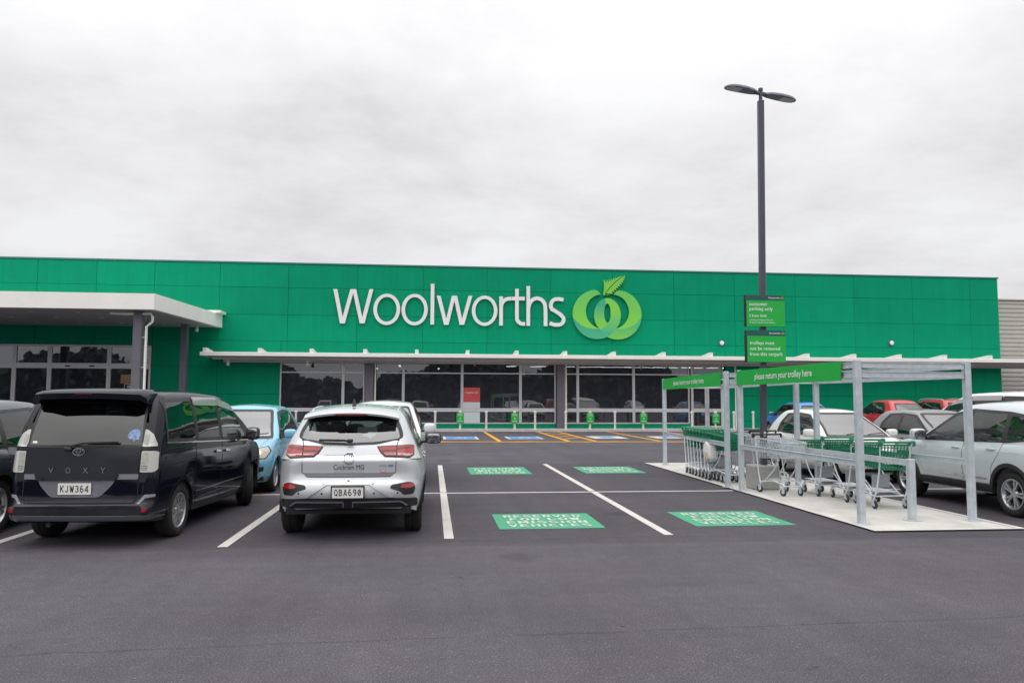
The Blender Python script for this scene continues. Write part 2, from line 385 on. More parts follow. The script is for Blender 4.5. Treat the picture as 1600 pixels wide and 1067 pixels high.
# ------------------------------------------------------------------ shared materials
def asphalt():
    m = bpy.data.materials.new('asphalt'); m.use_nodes = True; t = m.node_tree; b = t.nodes['Principled BSDF']; L = t.links.new
    tcn = N('ShaderNodeTexCoord', t)
    def noise(scale, det, rough=0.6, stretch=None):
        n = N('ShaderNodeTexNoise', t); n.inputs['Scale'].default_value = scale; n.inputs['Detail'].default_value = det; n.inputs['Roughness'].default_value = rough
        if stretch:
            mp = N('ShaderNodeMapping', t); mp.inputs['Scale'].default_value = stretch; L(tcn.outputs['Object'], mp.inputs['Vector']); L(mp.outputs[0], n.inputs['Vector'])
        else: L(tcn.outputs['Object'], n.inputs['Vector'])
        return n.outputs['Fac']
    def rng(src, a, b_, lo=0.3, hi=0.7):
        r = N('ShaderNodeMapRange', t); r.inputs[1].default_value = lo; r.inputs[2].default_value = hi; r.inputs[3].default_value = a; r.inputs[4].default_value = b_; L(src, r.inputs[0]); return r.outputs[0]
    def mul(a, b_):
        x = N('ShaderNodeMath', t, operation='MULTIPLY'); L(a, x.inputs[0]); L(b_, x.inputs[1]); return x.outputs[0]
    fine = noise(85, 3, 0.75); grain = rng(fine, 0.36, 1.64); patch = rng(noise(0.35, 5), 0.86, 1.12); lane = rng(noise(1.0, 4, 0.5, (0.25, 0.9, 1)), 0.95, 1.05)
    blot = rng(noise(6, 5), 0.93, 1.07)
    f = mul(mul(grain, patch), mul(lane, blot))
    # roller seams between paving runs: thin wandering dark lines along x
    sp = N('ShaderNodeSeparateXYZ', t); L(tcn.outputs['Object'], sp.inputs[0])
    w = N('ShaderNodeMath', t, operation='MULTIPLY_ADD'); L(noise(0.8, 4), w.inputs[0]); w.inputs[1].default_value = 0.22; L(sp.outputs[1], w.inputs[2])
    sl = N('ShaderNodeMath', t, operation='MULTIPLY_ADD'); L(sp.outputs[0], sl.inputs[0]); sl.inputs[1].default_value = -0.035; L(w.outputs[0], sl.inputs[2])
    md = N('ShaderNodeMath', t, operation='PINGPONG'); ad = N('ShaderNodeMath', t, operation='ADD'); L(sl.outputs[0], ad.inputs[0]); ad.inputs[1].default_value = -5.62+103.6
    L(ad.outputs[0], md.inputs[0]); md.inputs[1].default_value = 1.85
    seam = N('ShaderNodeMapRange', t); seam.inputs[1].default_value = 0.004; seam.inputs[2].default_value = 0.022; seam.inputs[3].default_value = 0.72; seam.inputs[4].default_value = 1.0; L(md.outputs[0], seam.inputs[0])
    brk = rng(noise(2.2, 4), 0.0, 1.0, 0.36, 0.56)
    sm = N('ShaderNodeMix', t, data_type='FLOAT'); L(brk, sm.inputs[0]); sm.inputs[2].default_value = 1.0; L(seam.outputs[0], sm.inputs[3])
    f = mul(f, sm.outputs[0])
    # the bays were paved in a separate, darker run than the aisles
    def edge(y0, y1, a, b_):
        r = N('ShaderNodeMapRange', t); r.inputs[1].default_value = y0; r.inputs[2].default_value = y1; r.inputs[3].default_value = a; r.inputs[4].default_value = b_; L(w.outputs[0], r.inputs[0]); return r.outputs[0]
    f = mul(f, edge(8.98, 9.05, 1.0, 0.84)); f = mul(f, edge(20.3, 20.5, 1.0, 1.20))
    # pale stone chips
    vor = N('ShaderNodeTexVoronoi', t); vor.inputs['Scale'].default_value = 95; L(tcn.outputs['Object'], vor.inputs['Vector'])
    spk = N('ShaderNodeSeparateColor', t); L(vor.outputs['Color'], spk.inputs[0])
    ch = rng(spk.outputs[0], 1.0, 1.6, 0.94, 1.0); f = mul(f, ch)
    # oil drips, gum spots and tyre scrubs
    def spots(scale, r0, r1, val, pick):
        v_ = N('ShaderNodeTexVoronoi', t); v_.inputs['Scale'].default_value = scale; wv = N('ShaderNodeVectorMath', t, operation='ADD'); nn = N('ShaderNodeTexNoise', t); nn.inputs['Scale'].default_value = 5; nn.inputs['Detail'].default_value = 3
        L(tcn.outputs['Object'], nn.inputs['Vector']); sc_ = N('ShaderNodeVectorMath', t, operation='SCALE'); L(nn.outputs['Color'], sc_.inputs[0]); sc_.inputs['Scale'].default_value = 0.25; L(tcn.outputs['Object'], wv.inputs[0]); L(sc_.outputs[0], wv.inputs[1]); L(wv.outputs[0], v_.inputs['Vector'])
        d_ = N('ShaderNodeMapRange', t); d_.inputs[1].default_value = r0; d_.inputs[2].default_value = r1; d_.inputs[3].default_value = val; d_.inputs[4].default_value = 1.0; L(v_.outputs['Distance'], d_.inputs[0])
        sc2 = N('ShaderNodeSeparateColor', t); L(v_.outputs['Color'], sc2.inputs[0]); on = N('ShaderNodeMath', t, operation='GREATER_THAN'); L(sc2.outputs[1], on.inputs[0]); on.inputs[1].default_value = pick
        mx_ = N('ShaderNodeMix', t, data_type='FLOAT'); L(on.outputs[0], mx_.inputs[0]); mx_.inputs[2].default_value = 1.0; L(d_.outputs[0], mx_.inputs[3]); return mx_.outputs[0]
    f = mul(f, spots(0.7, 0.02, 0.20, 0.60, 0.66)); f = mul(f, spots(2.4, 0.02, 0.075, 0.58, 0.60)); f = mul(f, spots(3.1, 0.03, 0.06, 1.35, 0.80)); f = mul(f, spots(14.0, 0.05, 0.12, 1.5, 0.955))
    f = mul(f, rng(noise(1.6, 5, 0.65, (0.10, 1.2, 1)), 0.955, 1.04, 0.35, 0.65)); f = mul(f, rng(noise(1.3, 4, 0.6, (1.5, 0.09, 1)), 0.94, 1.05, 0.35, 0.65))
    hue = N('ShaderNodeMix', t, data_type='RGBA'); L(rng(noise(0.5, 3), 0, 1), hue.inputs[0]); hue.inputs['A'].default_value = (0.100, 0.090, 0.105, 1); hue.inputs['B'].default_value = (0.093, 0.090, 0.102, 1)
    mx = N('ShaderNodeMix', t, data_type='RGBA', blend_type='MULTIPLY'); mx.inputs[0].default_value = 1; L(hue.outputs['Result'], mx.inputs['A']); L(f, mx.inputs['B'])
    L(mx.outputs['Result'], b.inputs['Base Color']); b.inputs['Roughness'].default_value = 0.93; b.inputs['Specular IOR Level'].default_value = 0.12
    bp = N('ShaderNodeBump', t); bp.inputs['Strength'].default_value = 0.5; bp.inputs['Distance'].default_value = 0.004; L(fine, bp.inputs['Height']); L(bp.outputs[0], b.inputs['Normal'])
    return m

def paintmat(name, col, wear=0.19, rough=0.75):
    """road paint with tyre wear that lets the asphalt colour through in small flecks"""
    m = bpy.data.materials.new(name); m.use_nodes = True; t = m.node_tree; b = t.nodes['Principled BSDF']; L = t.links.new
    tcn = N('ShaderNodeTexCoord', t); n = N('ShaderNodeTexNoise', t); n.inputs['Scale'].default_value = 60; n.inputs['Detail'].default_value = 5; n.inputs['Roughness'].default_value = 0.75; L(tcn.outputs['Object'], n.inputs['Vector'])
    n2 = N('ShaderNodeTexNoise', t); n2.inputs['Scale'].default_value = 2.0; n2.inputs['Detail'].default_value = 4; L(tcn.outputs['Object'], n2.inputs['Vector'])
    ad = N('ShaderNodeMath', t, operation='MULTIPLY_ADD'); L(n2.outputs['Fac'], ad.inputs[0]); ad.inputs[1].default_value = 0.35; L(n.outputs['Fac'], ad.inputs[2])
    r = N('ShaderNodeMapRange', t); r.inputs[1].default_value = 0.86-wear; r.inputs[2].default_value = 0.92; r.inputs[3].default_value = 0; r.inputs[4].default_value = 0.55; L(ad.outputs[0], r.inputs[0])
    mx = N('ShaderNodeMix', t, data_type='RGBA'); L(r.outputs[0], mx.inputs[0]); mx.inputs['A'].default_value = (*col, 1); mx.inputs['B'].default_value = (0.12, 0.11, 0.115, 1)
    L(mx.outputs['Result'], b.inputs['Base Color']); b.inputs['Roughness'].default_value = rough; b.inputs['Specular IOR Level'].default_value = 0.2
    MATS[name] = m; return m

M_ASPH = asphalt()
M_LINE = paintmat('line_paint', (0.60, 0.585, 0.545))
M_GRNPAINT = paintmat('green_road_paint', (0.075, 0.34, 0.20), 0.17)
M_LETPAINT = paintmat('lettering_road_paint', (0.50, 0.64, 0.52), 0.2)
M_YEL = paintmat('yellow_road_paint', (0.74, 0.37, 0.03), 0.14)
M_BLUEPAINT = paintmat('blue_road_paint', (0.10, 0.27, 0.55), 0.1)
M_CONC = pmat('concrete', (0.54, 0.525, 0.49), 0.85, noise=(1.8, 0.17), bump=(120, 0.25, 0.003), spec=0.2)
M_CONC2 = pmat('concrete_block', (0.36, 0.36, 0.35), 0.9, noise=(5.0, 0.14), bump=(60, 0.35, 0.004), spec=0.2)
M_KERB = pmat('kerb_concrete', (0.50, 0.49, 0.48), 0.85, noise=(2.5, 0.1), bump=(90, 0.2, 0.003), spec=0.2)
def claddingmat():
    """painted panel: each panel a touch different, faint rain streaks"""
    m = pmat('green_cladding', (0.0012, 0.288, 0.146), 0.55, noise=(0.9, 0.05), bump=(1.3, 0.12, 0.02), spec=0.08); t = m.node_tree; b = t.nodes['Principled BSDF']; L = t.links.new
    old = b.inputs['Base Color'].links[0].from_socket; oi = N('ShaderNodeObjectInfo', t); r = N('ShaderNodeMapRange', t); r.inputs[3].default_value = 0.95; r.inputs[4].default_value = 1.05; L(oi.outputs['Random'], r.inputs[0])
    tcn = N('ShaderNodeTexCoord', t); mp = N('ShaderNodeMapping', t); mp.inputs['Scale'].default_value = (3.0, 3.0, 0.12); L(tcn.outputs['Object'], mp.inputs['Vector']); n = N('ShaderNodeTexNoise', t); n.inputs['Scale'].default_value = 1.6; n.inputs['Detail'].default_value = 5; L(mp.outputs[0], n.inputs['Vector'])
    r2 = N('ShaderNodeMapRange', t); r2.inputs[1].default_value = .3; r2.inputs[2].default_value = .7; r2.inputs[3].default_value = .95; r2.inputs[4].default_value = 1.05; L(n.outputs['Fac'], r2.inputs[0])
    mu = N('ShaderNodeMath', t, operation='MULTIPLY'); L(r.outputs[0], mu.inputs[0]); L(r2.outputs[0], mu.inputs[1]); mx = N('ShaderNodeMix', t, data_type='RGBA', blend_type='MULTIPLY'); mx.inputs[0].default_value = 1; L(old, mx.inputs['A']); L(mu.outputs[0], mx.inputs['B']); L(mx.outputs['Result'], b.inputs['Base Color'])
    return m
M_GREEN = claddingmat()
M_DGREEN = pmat('green_joint', (0.004, 0.19, 0.10), 0.7)
M_CAP = pmat('parapet_metal', (0.05, 0.20, 0.15), 0.4, spec=0.5)
M_FRAME = pmat('aluminium_frame', (0.62, 0.62, 0.64), 0.4, 0.25, noise=(3, 0.05))
M_WHITE = pmat('white_painted_steel', (0.88, 0.87, 0.83), 0.5, noise=(1.2, 0.04), spec=0.4)
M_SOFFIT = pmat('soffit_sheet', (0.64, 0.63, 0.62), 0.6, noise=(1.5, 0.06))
M_COLUMN = pmat('charcoal_column', (0.135, 0.13, 0.155), 0.5, noise=(2, 0.07))
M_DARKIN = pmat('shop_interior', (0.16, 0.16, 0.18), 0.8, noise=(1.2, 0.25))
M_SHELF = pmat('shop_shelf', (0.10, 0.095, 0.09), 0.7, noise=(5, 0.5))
M_STRIP = pmat('strip_light', (0.9, 0.9, 0.9), 0.5, emit=((1, 0.98, 0.94), 4.0))
M_WARM = pmat('warm_light', (0.9, 0.6, 0.3), 0.5, emit=((1.0, 0.52, 0.20), 0.5))
M_GLASS = glassmat('shop_glass', (0.46, 0.48, 0.52), 1.0, 2.0, 0.0, 0.09, (0.30, 0.31, 0.37), wave=0.003)  # pale diffuse share paints a grey haze into the dark panes
M_CREAM = pmat('cream_cladding', (0.50, 0.48, 0.44), 0.5, noise=(0.7, 0.04))
M_BLACK = pmat('black_plastic', (0.012, 0.012, 0.014), 0.5)
M_GALV = pmat('galvanised_steel', (0.53, 0.585, 0.625), 0.45, 0.3, noise=(9, 0.12), bump=(40, 0.05, 0.002))
M_BRIGHT = pmat('sign_green', (0.006, 0.40, 0.050), 0.42, noise=(4, 0.03))
M_SIGNDK = pmat('sign_dark_green', (0.010, 0.085, 0.075), 0.42)
M_SIGNWH = pmat('sign_white', (0.82, 0.83, 0.80), 0.5)
M_LIME = pmat('sign_lime', (0.22, 0.50, 0.06), 0.5)
M_LETTER = pmat('sign_letter_white', (0.80, 0.79, 0.80), 0.4, noise=(2, 0.03))

# ------------------------------------------------------------------ ground
G = MB(); G.add([(-300, -300, 0), (300, -300, 0), (300, 300, 0), (-300, 300, 0)], [(0, 1, 2, 3)])
ground = G.build('car_park_ground', M_ASPH); tag(ground, 'dark purplish grey asphalt car park with roller seams', kind='structure')

def flat(name, poly, mat, z=0.004, parent=None):
    return mobj(name, [(a, b, z) for a, b in poly], [tuple(range(len(poly)))], mat, parent or ground)
def strip(name, x0, y0, x1, y1, w, mat, z=0.004):
    d = Vector((x1-x0, y1-y0)).normalized(); n_ = Vector((-d.y, d.x))*w/2
    return flat(name, [(x0-n_.x, y0-n_.y), (x1-n_.x, y1-n_.y), (x1+n_.x, y1+n_.y), (x0+n_.x, y0+n_.y)], mat, z)

strip('dividing_line', -16, 13.95, 5.55, 13.88, 0.10, M_LINE)
for x, ya, yb in ((-2.32, 9.05, 19.85), (0.22, 9.36, 19.8), (2.93, 9.40, 20.0), (-4.95, 9.0, 19.8), (-7.55, 9.0, 19.8), (-10.15, 9.0, 19.8), (10.35, 9.3, 19.9), (12.95, 9.3, 19.9), (15.6, 9.3, 19.9)):
    strip('bay_line', x, ya, x, 13.85, 0.115, M_LINE, 0.0045); strip('bay_line', x, 14.0, x, yb, 0.115, M_LINE, 0.0045)
strip('dividing_line', 7.75, 13.88, 26, 13.8, 0.10, M_LINE)

def reserved_panel(x0, x1, y0, y1, flip):
    p = flat('painted_panel', [(x0, y0), (x1, y0), (x1, y1), (x0, y1)], M_GRNPAINT, 0.004)
    tag(p, 'green painted panel lettered RESERVED FOR LOW EMISSION VEHICLES')
    cx, cy = (x0+x1)/2, (y0+y1)/2; s = -1 if flip else 1; h = (y1-y0)*0.155
    for i, w in enumerate(('RESERVED', 'FOR LOW', 'EMISSION', 'VEHICLES')):
        oy = (1.5-i)*(y1-y0)*0.205
        block_text('painted_letter', w, M_LETPAINT, p, lambda a, b, c, oy=oy: (cx+s*a, cy+s*(b+oy), 0.0085), {'FOR LOW': 0.98}.get(w, 1.10)*(x1-x0)/1.39, h*1.02, .20, .18, True)
reserved_panel(0.88, 2.27, 9.98, 11.28, False)
reserved_panel(3.49, 4.87, 10.0, 11.3, False)
reserved_panel(0.87, 2.27, 17.3, 19.1, True)
reserved_panel(3.50, 4.92, 17.4, 19.1, True)

# accessible bays by the shop
def poly_obj(name, loops, keep, mat, parent, fn, d0=0, d1=0, flatmesh=False):
    P, T, lab = cdt(loops, keep)
    if flatmesh: return mobj(name, [fn(a, b, d1) for a, b in P], T, mat, parent)
    v, f = slab(P, T, d0, d1, fn); return mobj(name, v, f, mat, parent)

def wheelchair(parent, cx, cy, k, z, ky=1.0):
    head = ellipse(-0.08, 0.78, 0.13, 0.13, 16); body = ribbon([(-0.1, 0.6), (-0.02, 0.12), (0.36, 0.10), (0.52, -0.45), (0.7, -0.4)], 0.16)
    arm = ribbon([(-0.06, 0.4), (0.3, 0.4)], 0.12); wo = ellipse(0, -0.3, 0.5, 0.48, 32); wi = ellipse(0, -0.3, 0.37, 0.35, 32)
    def keep(x, y): return pip(x, y, head) | pip(x, y, body) | pip(x, y, arm) | (pip(x, y, wo) & ~pip(x, y, wi) & ((x < -0.12) | (y < 0.0)))
    poly_obj('wheelchair_symbol', [head, body, arm, wo, wi], keep, M_LINE, parent, lambda a, b, d: (cx+a*k, cy+b*k*ky, z), flatmesh=True)
for (x0, x1, y0, y1, blue) in ((0.5, 2.02, 32.8, 35.2, 1), (3.28, 4.82, 32.9, 35.2, 1), (7.08, 8.62, 33.2, 35.4, 0), (9.9, 11.4, 33.2, 35.2, 0), (-2.6, -1.1, 32.8, 35.2, 1)):
    p = flat('painted_panel', [(x0, y0), (x1, y0), (x1, y1), (x0, y1)], M_LINE, 0.004)
    tag(p, 'blue and white accessible parking panel painted on asphalt' if blue else 'white priority parking panel painted on asphalt')
    if blue:
        flat('blue_field', [(x0+.12, y0+.14), (x1-.12, y0+.14), (x1-.12, y1-.14), (x0+.12, y1-.14)], M_BLUEPAINT, 0.008, p); wheelchair(p, (x0+x1)/2, (y0+y1)/2, 0.5, 0.012, 1.5)
    else:
        flat('blue_field', [(x0+.45, y0+.5), (x1-.45, y0+.5), (x1-.45, y1-.5), (x0+.45, y1-.5)], M_BLUEPAINT, 0.008, p)
for x in (-3.3, 2.74, 5.55, 6.65, 9.35, 12.2, 14.9): strip('yellow_line', x, 31.05, x, 40.6, 0.17, M_YEL)
strip('yellow_line', -14, 31.6, 34, 30.0, 0.17, M_YEL, 0.0047); strip('yellow_line', -14, 31.1, 34, 29.4, 0.15, M_YEL, 0.0047)
for y in (33, 34.9, 36.8, 38.7): strip('yellow_hatch', 5.68, y, 6.52, y+1.1, 0.22, M_YEL, 0.0046)
for y in (33, 34.9, 36.8, 38.7): strip('yellow_hatch', 12.3, y, 14.8, y+1.3, 0.22, M_YEL, 0.0046)
for x in (-8, -4.5, -1, 2.5, 6, 9.5, 13): strip('yellow_hatch', x, 30.55-(x+4)*0.033, x+2.0, 31.25-(x+4)*0.033, 0.16, M_YEL, 0.0052)

# footpath along the shop
K = MB(); K.box(-14.5, 34.2, 40.72, 42.28, -0.05, 0.13, 0.02)
path = K.build('footpath', M_KERB); tag(path, 'pale concrete footpath with kerb along the shop front', kind='structure')

# trolley bay pad
K = MB(); K.box(5.68, 7.58, 9.44, 19.95, -0.02, 0.018)
pad = K.build('concrete_pad', M_CONC); tag(pad, 'pale concrete pad with white painted edge under the trolley shelters', kind='structure')
for nm, a in (('edge_line', (5.635, 9.36, 5.635, 20.02, 0.09)), ('edge_line', (7.63, 9.36, 7.63, 20.02, 0.09))): 
    o = strip(nm, *a, M_LINE, 0.0215); o.parent = pad
for a in ((5.68, 9.40, 7.585, 9.40, 0.08), (5.68, 19.985, 7.585, 19.985, 0.07)):
    o = strip('edge_line', *a, M_LINE, 0.0215); o.parent = pad
for yj in (11.5, 13.6, 15.7, 17.8):
    o = strip('pad_joint', 5.70, yj, 7.56, yj, 0.012, M_CONC2, 0.0205); o.parent = pad

# ------------------------------------------------------------------ supermarket
YF = 42.3
shop = empty('supermarket_building', (0, YF, 0))
tag(shop, 'long green panelled supermarket with dark shop windows under a white awning', 'building')
VX = [-31.4, -27.8, -24.2, -20.64, -17.69, -14.75, -11.38, -7.79, -4.11, -0.55, 2.98, 6.56, 10.07, 13.63, 17.21, 20.86, 24.45, 28.06, 31.69, 33.5]
VZ = [0.0, 0.52, 1.95, 3.38, 4.79, 6.2, 7.68, 8.95]
OPEN = [(-8.11, 16.60, 0.36, 3.75), (14.56, 16.60, -1, 3.75), (-31.2, -14.74, -1, 4.49)]
def cut(rect, op):
    x0, x1, z0, z1 = rect; a0, a1, c0, c1 = op
    if a0 >= x1 or a1 <= x0 or c0 >= z1 or c1 <= z0: return [rect]
    o = []
    if a0 > x0+.05: o.append((x0, a0, z0, z1))
    if a1 < x1-.05: o.append((a1, x1, z0, z1))
    m0, m1 = max(x0, a0), min(x1, a1)
    if c0 > z0+.05: o.append((m0, m1, z0, c0))
    if c1 < z1-.05: o.append((m0, m1, c1, z1))
    return o
def cuts(rects):
    for op in OPEN: rects = [q for r_ in rects for q in cut(r_, op)]
    return rects
for q in cuts([(-31.4, 33.5, 0, 9.0)]):
    b_ = MB(); b_.box(q[0], q[1], 0.05, 0.3, q[2], q[3]); b_.build('wall_backing', M_DGREEN, shop)
for i in range(len(VX)-1):
    for j in range(len(VZ)-1):
        for q in cuts([(VX[i], VX[i+1], VZ[j], VZ[j+1])]):
            if q[1]-q[0] < 0.1 or q[3]-q[2] < 0.06: continue
            g = 0.0065; dy_ = random.uniform(-.004, .004)
            b_ = MB(); b_.box(q[0]+g, q[1]-g, dy_, 0.06, q[2]+g, q[3]-g, 0.006); b_.build('wall_panel', M_GREEN, shop)
b_ = MB(); b_.box(-31.5, 33.56, -0.04, 0.5, 8.97, 9.06, 0.01); b_.build('parapet_cap', M_CAP, shop)
b_ = MB(); b_.box(33.2, 33.5, 0.301, 45, 0, 8.95); b_.build('side_wall', M_GREEN, shop)
b_ = MB(); b_.box(-31.4, -31.1, 0.301, 45, 0, 8.95); b_.build('side_wall', M_GREEN, shop)
b_ = MB(); b_.box(-31.1, 33.2, 45, 45.3, 0, 8.95); b_.build('rear_wall', M_GREEN, shop)
b_ = MB(); b_.box(-31.1, 33.2, 0.301, 45, 8.3, 8.45); b_.build('roof', M_SOFFIT, shop)
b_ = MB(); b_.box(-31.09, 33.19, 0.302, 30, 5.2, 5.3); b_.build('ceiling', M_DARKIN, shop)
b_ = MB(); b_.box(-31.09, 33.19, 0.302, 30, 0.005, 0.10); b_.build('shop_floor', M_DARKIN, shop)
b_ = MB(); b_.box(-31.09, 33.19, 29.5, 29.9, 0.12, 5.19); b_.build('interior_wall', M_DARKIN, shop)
for i in range(9):
    for y0 in (2.5, 6.0, 9.5, 13.0):
        x0 = 4.4+1.75*i+y0*.09; b_ = MB(); b_.box(x0-.26, x0+.26, y0, y0+0.10, 3.52+y0*.042, 3.55+y0*.042); b_.build('ceiling_light', M_STRIP, shop)
for x0, y0 in ((-1.9, 2.5), (-3.5, 6), (0.4, 6)):
    b_ = MB(); b_.box(x0-.05, x0+.05, y0, y0+1.6, 3.62, 3.66); b_.build('ceiling_light', M_STRIP, shop)
b_ = MB(); b_.box(-17.8, -16.95, 4.0, 4.05, 2.55, 3.05); b_.build('menu_light', M_WARM, shop)
b_ = MB(); b_.box(-16.4, -15.7, 6.0, 6.05, 2.4, 2.95); b_.build('menu_light', M_WARM, shop)

def window_bay(x0, x1, zs, parent, deep=0.09, fw=0.07, mid=None, mat=M_FRAME, glass=True):
    """one framed bay; zs are the rail heights, mid a taller rail (z0,z1)"""
    m = MB(); m.box(x0, x0+fw, -0.05, deep, zs[0], zs[-1], 0.006); m.box(x1-fw, x1, -0.05, deep, zs[0], zs[-1], 0.006)
    rails = [(z-fw/2, z+fw/2) for z in zs[1:-1]]+([mid] if mid else []); rails = sorted(rails+[(zs[0], zs[0]+fw), (zs[-1]-fw, zs[-1])])
    for a, b2 in rails: m.box(x0+fw+.001, x1-fw-.001, -0.045, deep-.005, a, b2, 0.005)
    w = m.build('window', mat, parent)
    for (a, b2), (c, d) in zip(rails[:-1], rails[1:]):
        p = MB(); p.box(x0+fw+.002, x1-fw-.002, 0.012, 0.020, b2+.001, c-.001); p.build('pane', M_GLASS, w)
    return w
MUL = [-8.11, -4.78, -3.62]; segs = [(-8.11, -4.78), (-4.78, -3.64), (-3.10, -1.56), (-1.56, 1.63), (1.63, 4.85), (4.85, 6.82), (7.30, 8.06), (8.06, 11.24), (11.24, 14.46)]
for a, b2 in segs: window_bay(a+.003, b2-.003, [0.365, 3.12, 3.74], shop, mid=(1.02, 1.22))
for i, (a, b2) in enumerate(((14.56, 15.47), (15.48, 16.42))):
    d = window_bay(a, b2, [0.14, 2.62], shop, fw=0.12, mid=(1.02, 1.22)); d.name = 'door'; d.data.name = 'door'
    h = MB(); x = b2-.07 if i == 0 else a+.07; h.tube([(x, -0.11, 0.9), (x, -0.11, 1.5)], 0.016); h.build('door_handle', M_GALV, d, True)
window_bay(14.56, 16.42, [2.63, 3.12, 3.74], shop)
for a, b2 in ((-3.60, -3.14), (6.85, 7.27)):
    m = MB(); m.box(a, b2, -0.32, 0.25, 0.131, 3.62, 0.01); m.build('column', M_COLUMN, shop)
for x in (-3.05, 7.36, 17.05):
    m = MB(); m.tube([(x, -0.30, 0.14), (x, -0.30, 3.62)], 0.04, 10); m.build('downpipe', M_WHITE, shop, True)
# entrance glazing on the left
for a, b2 in ((-31.1, -28.2), (-28.2, -25.0), (-25.0, -21.55), (-21.55, -19.82), (-19.82, -16.87), (-16.87, -14.76)):
    window_bay(a+.003, b2-.003, [0.14, 1.02, 4.48], shop, fw=0.10, mid=(3.24, 3.52), mat=M_FRAME)
for x in (-18.9, -17.7):
    m = MB(); m.box(x-.12, x+.12, -0.11, -0.05, 3.33, 3.40, 0.01); m.build('door_sensor', M_BLACK, shop)
m = MB(); m.box(-18.2, -17.7, 0.03, 0.05, 3.68, 3.98); m.build('door_notice', M_SIGNWH, shop)
# the small framed notice by the entrance
o = empty('open_notice', (-15.62, YF-0.13, 2.1)); tag(o, 'black open notice with thin white frame beside the shop entrance', 'sign')
m = MB(); m.box(-.40, .40, 0, .03, 0, .34, .004); m.build('board', M_BLACK, o)
m = MB(); m.box(-.40, .40, -.006, -.001, 0, .016); m.box(-.40, .40, -.006, -.001, .324, .34); m.box(-.40, -.384, -.006, -.001, .017, .323); m.box(.384, .40, -.006, -.001, .017, .323); m.build('frame', M_SIGNWH, o)
text_obj('lettering', 'open', M_SIGNWH, o, lambda a, b, c: (a, -.004, .17+b), fit=.5, bold=0.02)

# wall fittings
for x, z in ((16.38, 4.94), (26.63, 5.06)):
    o = empty('wall_light', (x, YF, z)); tag(o, 'round white bulkhead light on green wall '+('left of the parking signs' if x < 20 else 'above the red cars'), 'light', 'round lights on the green wall')
    m = MB(); m.lathe([(0.0, -0.03), (.16, -0.03), (.17, -.06), (.13, -.09), (.0, -.09)], 20, 'y'); m.build('base', M_COLUMN, o, True)
    m = MB(); m.lathe([(.12, -.085), (.115, -.12), (.07, -.15), (0, -.155)], 20, 'y'); m.build('lens', M_SIGNWH, o, True)
def camera_unit(x, z, y, lab):
    o = empty('security_camera', (x, y, z)); tag(o, lab, 'camera', 'security cameras')
    m = MB(); m.box(-.05, .05, -.02, .08, .06, .20, .01); m.build('bracket', M_WHITE, o)
    m = MB(); m.lathe([(0, -.12), (.07, -.10), (.085, -.03), (.085, .05), (0, .06)], 14, 'z'); m.build('dome', M_WHITE, o, True)
camera_unit(-10.6, 3.52, 41.4, 'white security camera hanging under the left end of the awning')
camera_unit(-12.2, 5.26, 41.3, 'white security camera under the entrance canopy beside the rear column')
camera_unit(-6.55, 3.52, 41.4, 'white security camera under the awning above the leftmost shop window')

# awning
aw = empty('awning', (0, YF, 0)); tag(aw, 'long shallow white awning with rib brackets over the shop windows', 'awning')
m = MB(); m.box(-11.72, 36.5, -2.02, -1.94, 3.86, 4.06, .012); m.build('fascia', M_WHITE, aw)
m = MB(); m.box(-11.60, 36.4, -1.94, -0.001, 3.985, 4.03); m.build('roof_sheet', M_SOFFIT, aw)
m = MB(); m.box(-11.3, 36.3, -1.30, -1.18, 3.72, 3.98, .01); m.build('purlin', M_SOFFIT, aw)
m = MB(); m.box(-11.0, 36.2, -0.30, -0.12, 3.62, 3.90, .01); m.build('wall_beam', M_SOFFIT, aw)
m = MB(); m.box(-11.72, -11.62, -1.939, -0.2, 3.87, 4.05, .01); m.build('end_fascia', M_WHITE, aw)
for x in (-11.5, -8.79, -6.2, -3.48, -0.82, 1.84, 4.44, 7.04, 9.68, 12.42, 15.05, 17.8, 20.54, 23.25, 25.91, 28.61, 31.35):
    m = MB()
    m.prism([(-1.98, 4.062), (-1.98, 4.27), (-1.75, 4.27), (-0.02, 4.10), (-0.02, 4.032), (-1.93, 4.032), (-1.93, 4.062)], x-.085, x+.085, lambda a, b, h: (h, a, b)); m.build('rib_bracket', M_WHITE, aw)
    m = MB(); m.box(x-.05, x+.05, -1.90, -0.31, 3.86, 3.98); m.build('rafter', M_SOFFIT, aw)

# entrance canopy
ca = empty('entrance_canopy', (0, 0, 0)); tag(ca, 'deep cream white flat canopy over the shop entrance on dark columns', 'canopy')
cp = [(-34, 34.0), (-11.82, 34.0), (-11.18, 42.27), (-34, 42.27)]
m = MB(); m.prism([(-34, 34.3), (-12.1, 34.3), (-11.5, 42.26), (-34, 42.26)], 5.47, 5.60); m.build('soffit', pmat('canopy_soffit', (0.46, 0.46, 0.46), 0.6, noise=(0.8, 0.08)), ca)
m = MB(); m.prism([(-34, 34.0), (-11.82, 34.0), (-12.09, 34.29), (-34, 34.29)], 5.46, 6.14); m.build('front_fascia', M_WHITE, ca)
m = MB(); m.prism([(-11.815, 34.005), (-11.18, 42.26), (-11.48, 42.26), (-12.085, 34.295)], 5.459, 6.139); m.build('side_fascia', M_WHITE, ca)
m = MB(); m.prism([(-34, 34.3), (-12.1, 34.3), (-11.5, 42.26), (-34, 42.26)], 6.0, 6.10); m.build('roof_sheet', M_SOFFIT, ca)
m = MB(); m.box(-11.75, -11.0, 41.2, 42.26, 6.142, 6.28, .01); m.build('gutter_box', M_WHITE, ca)
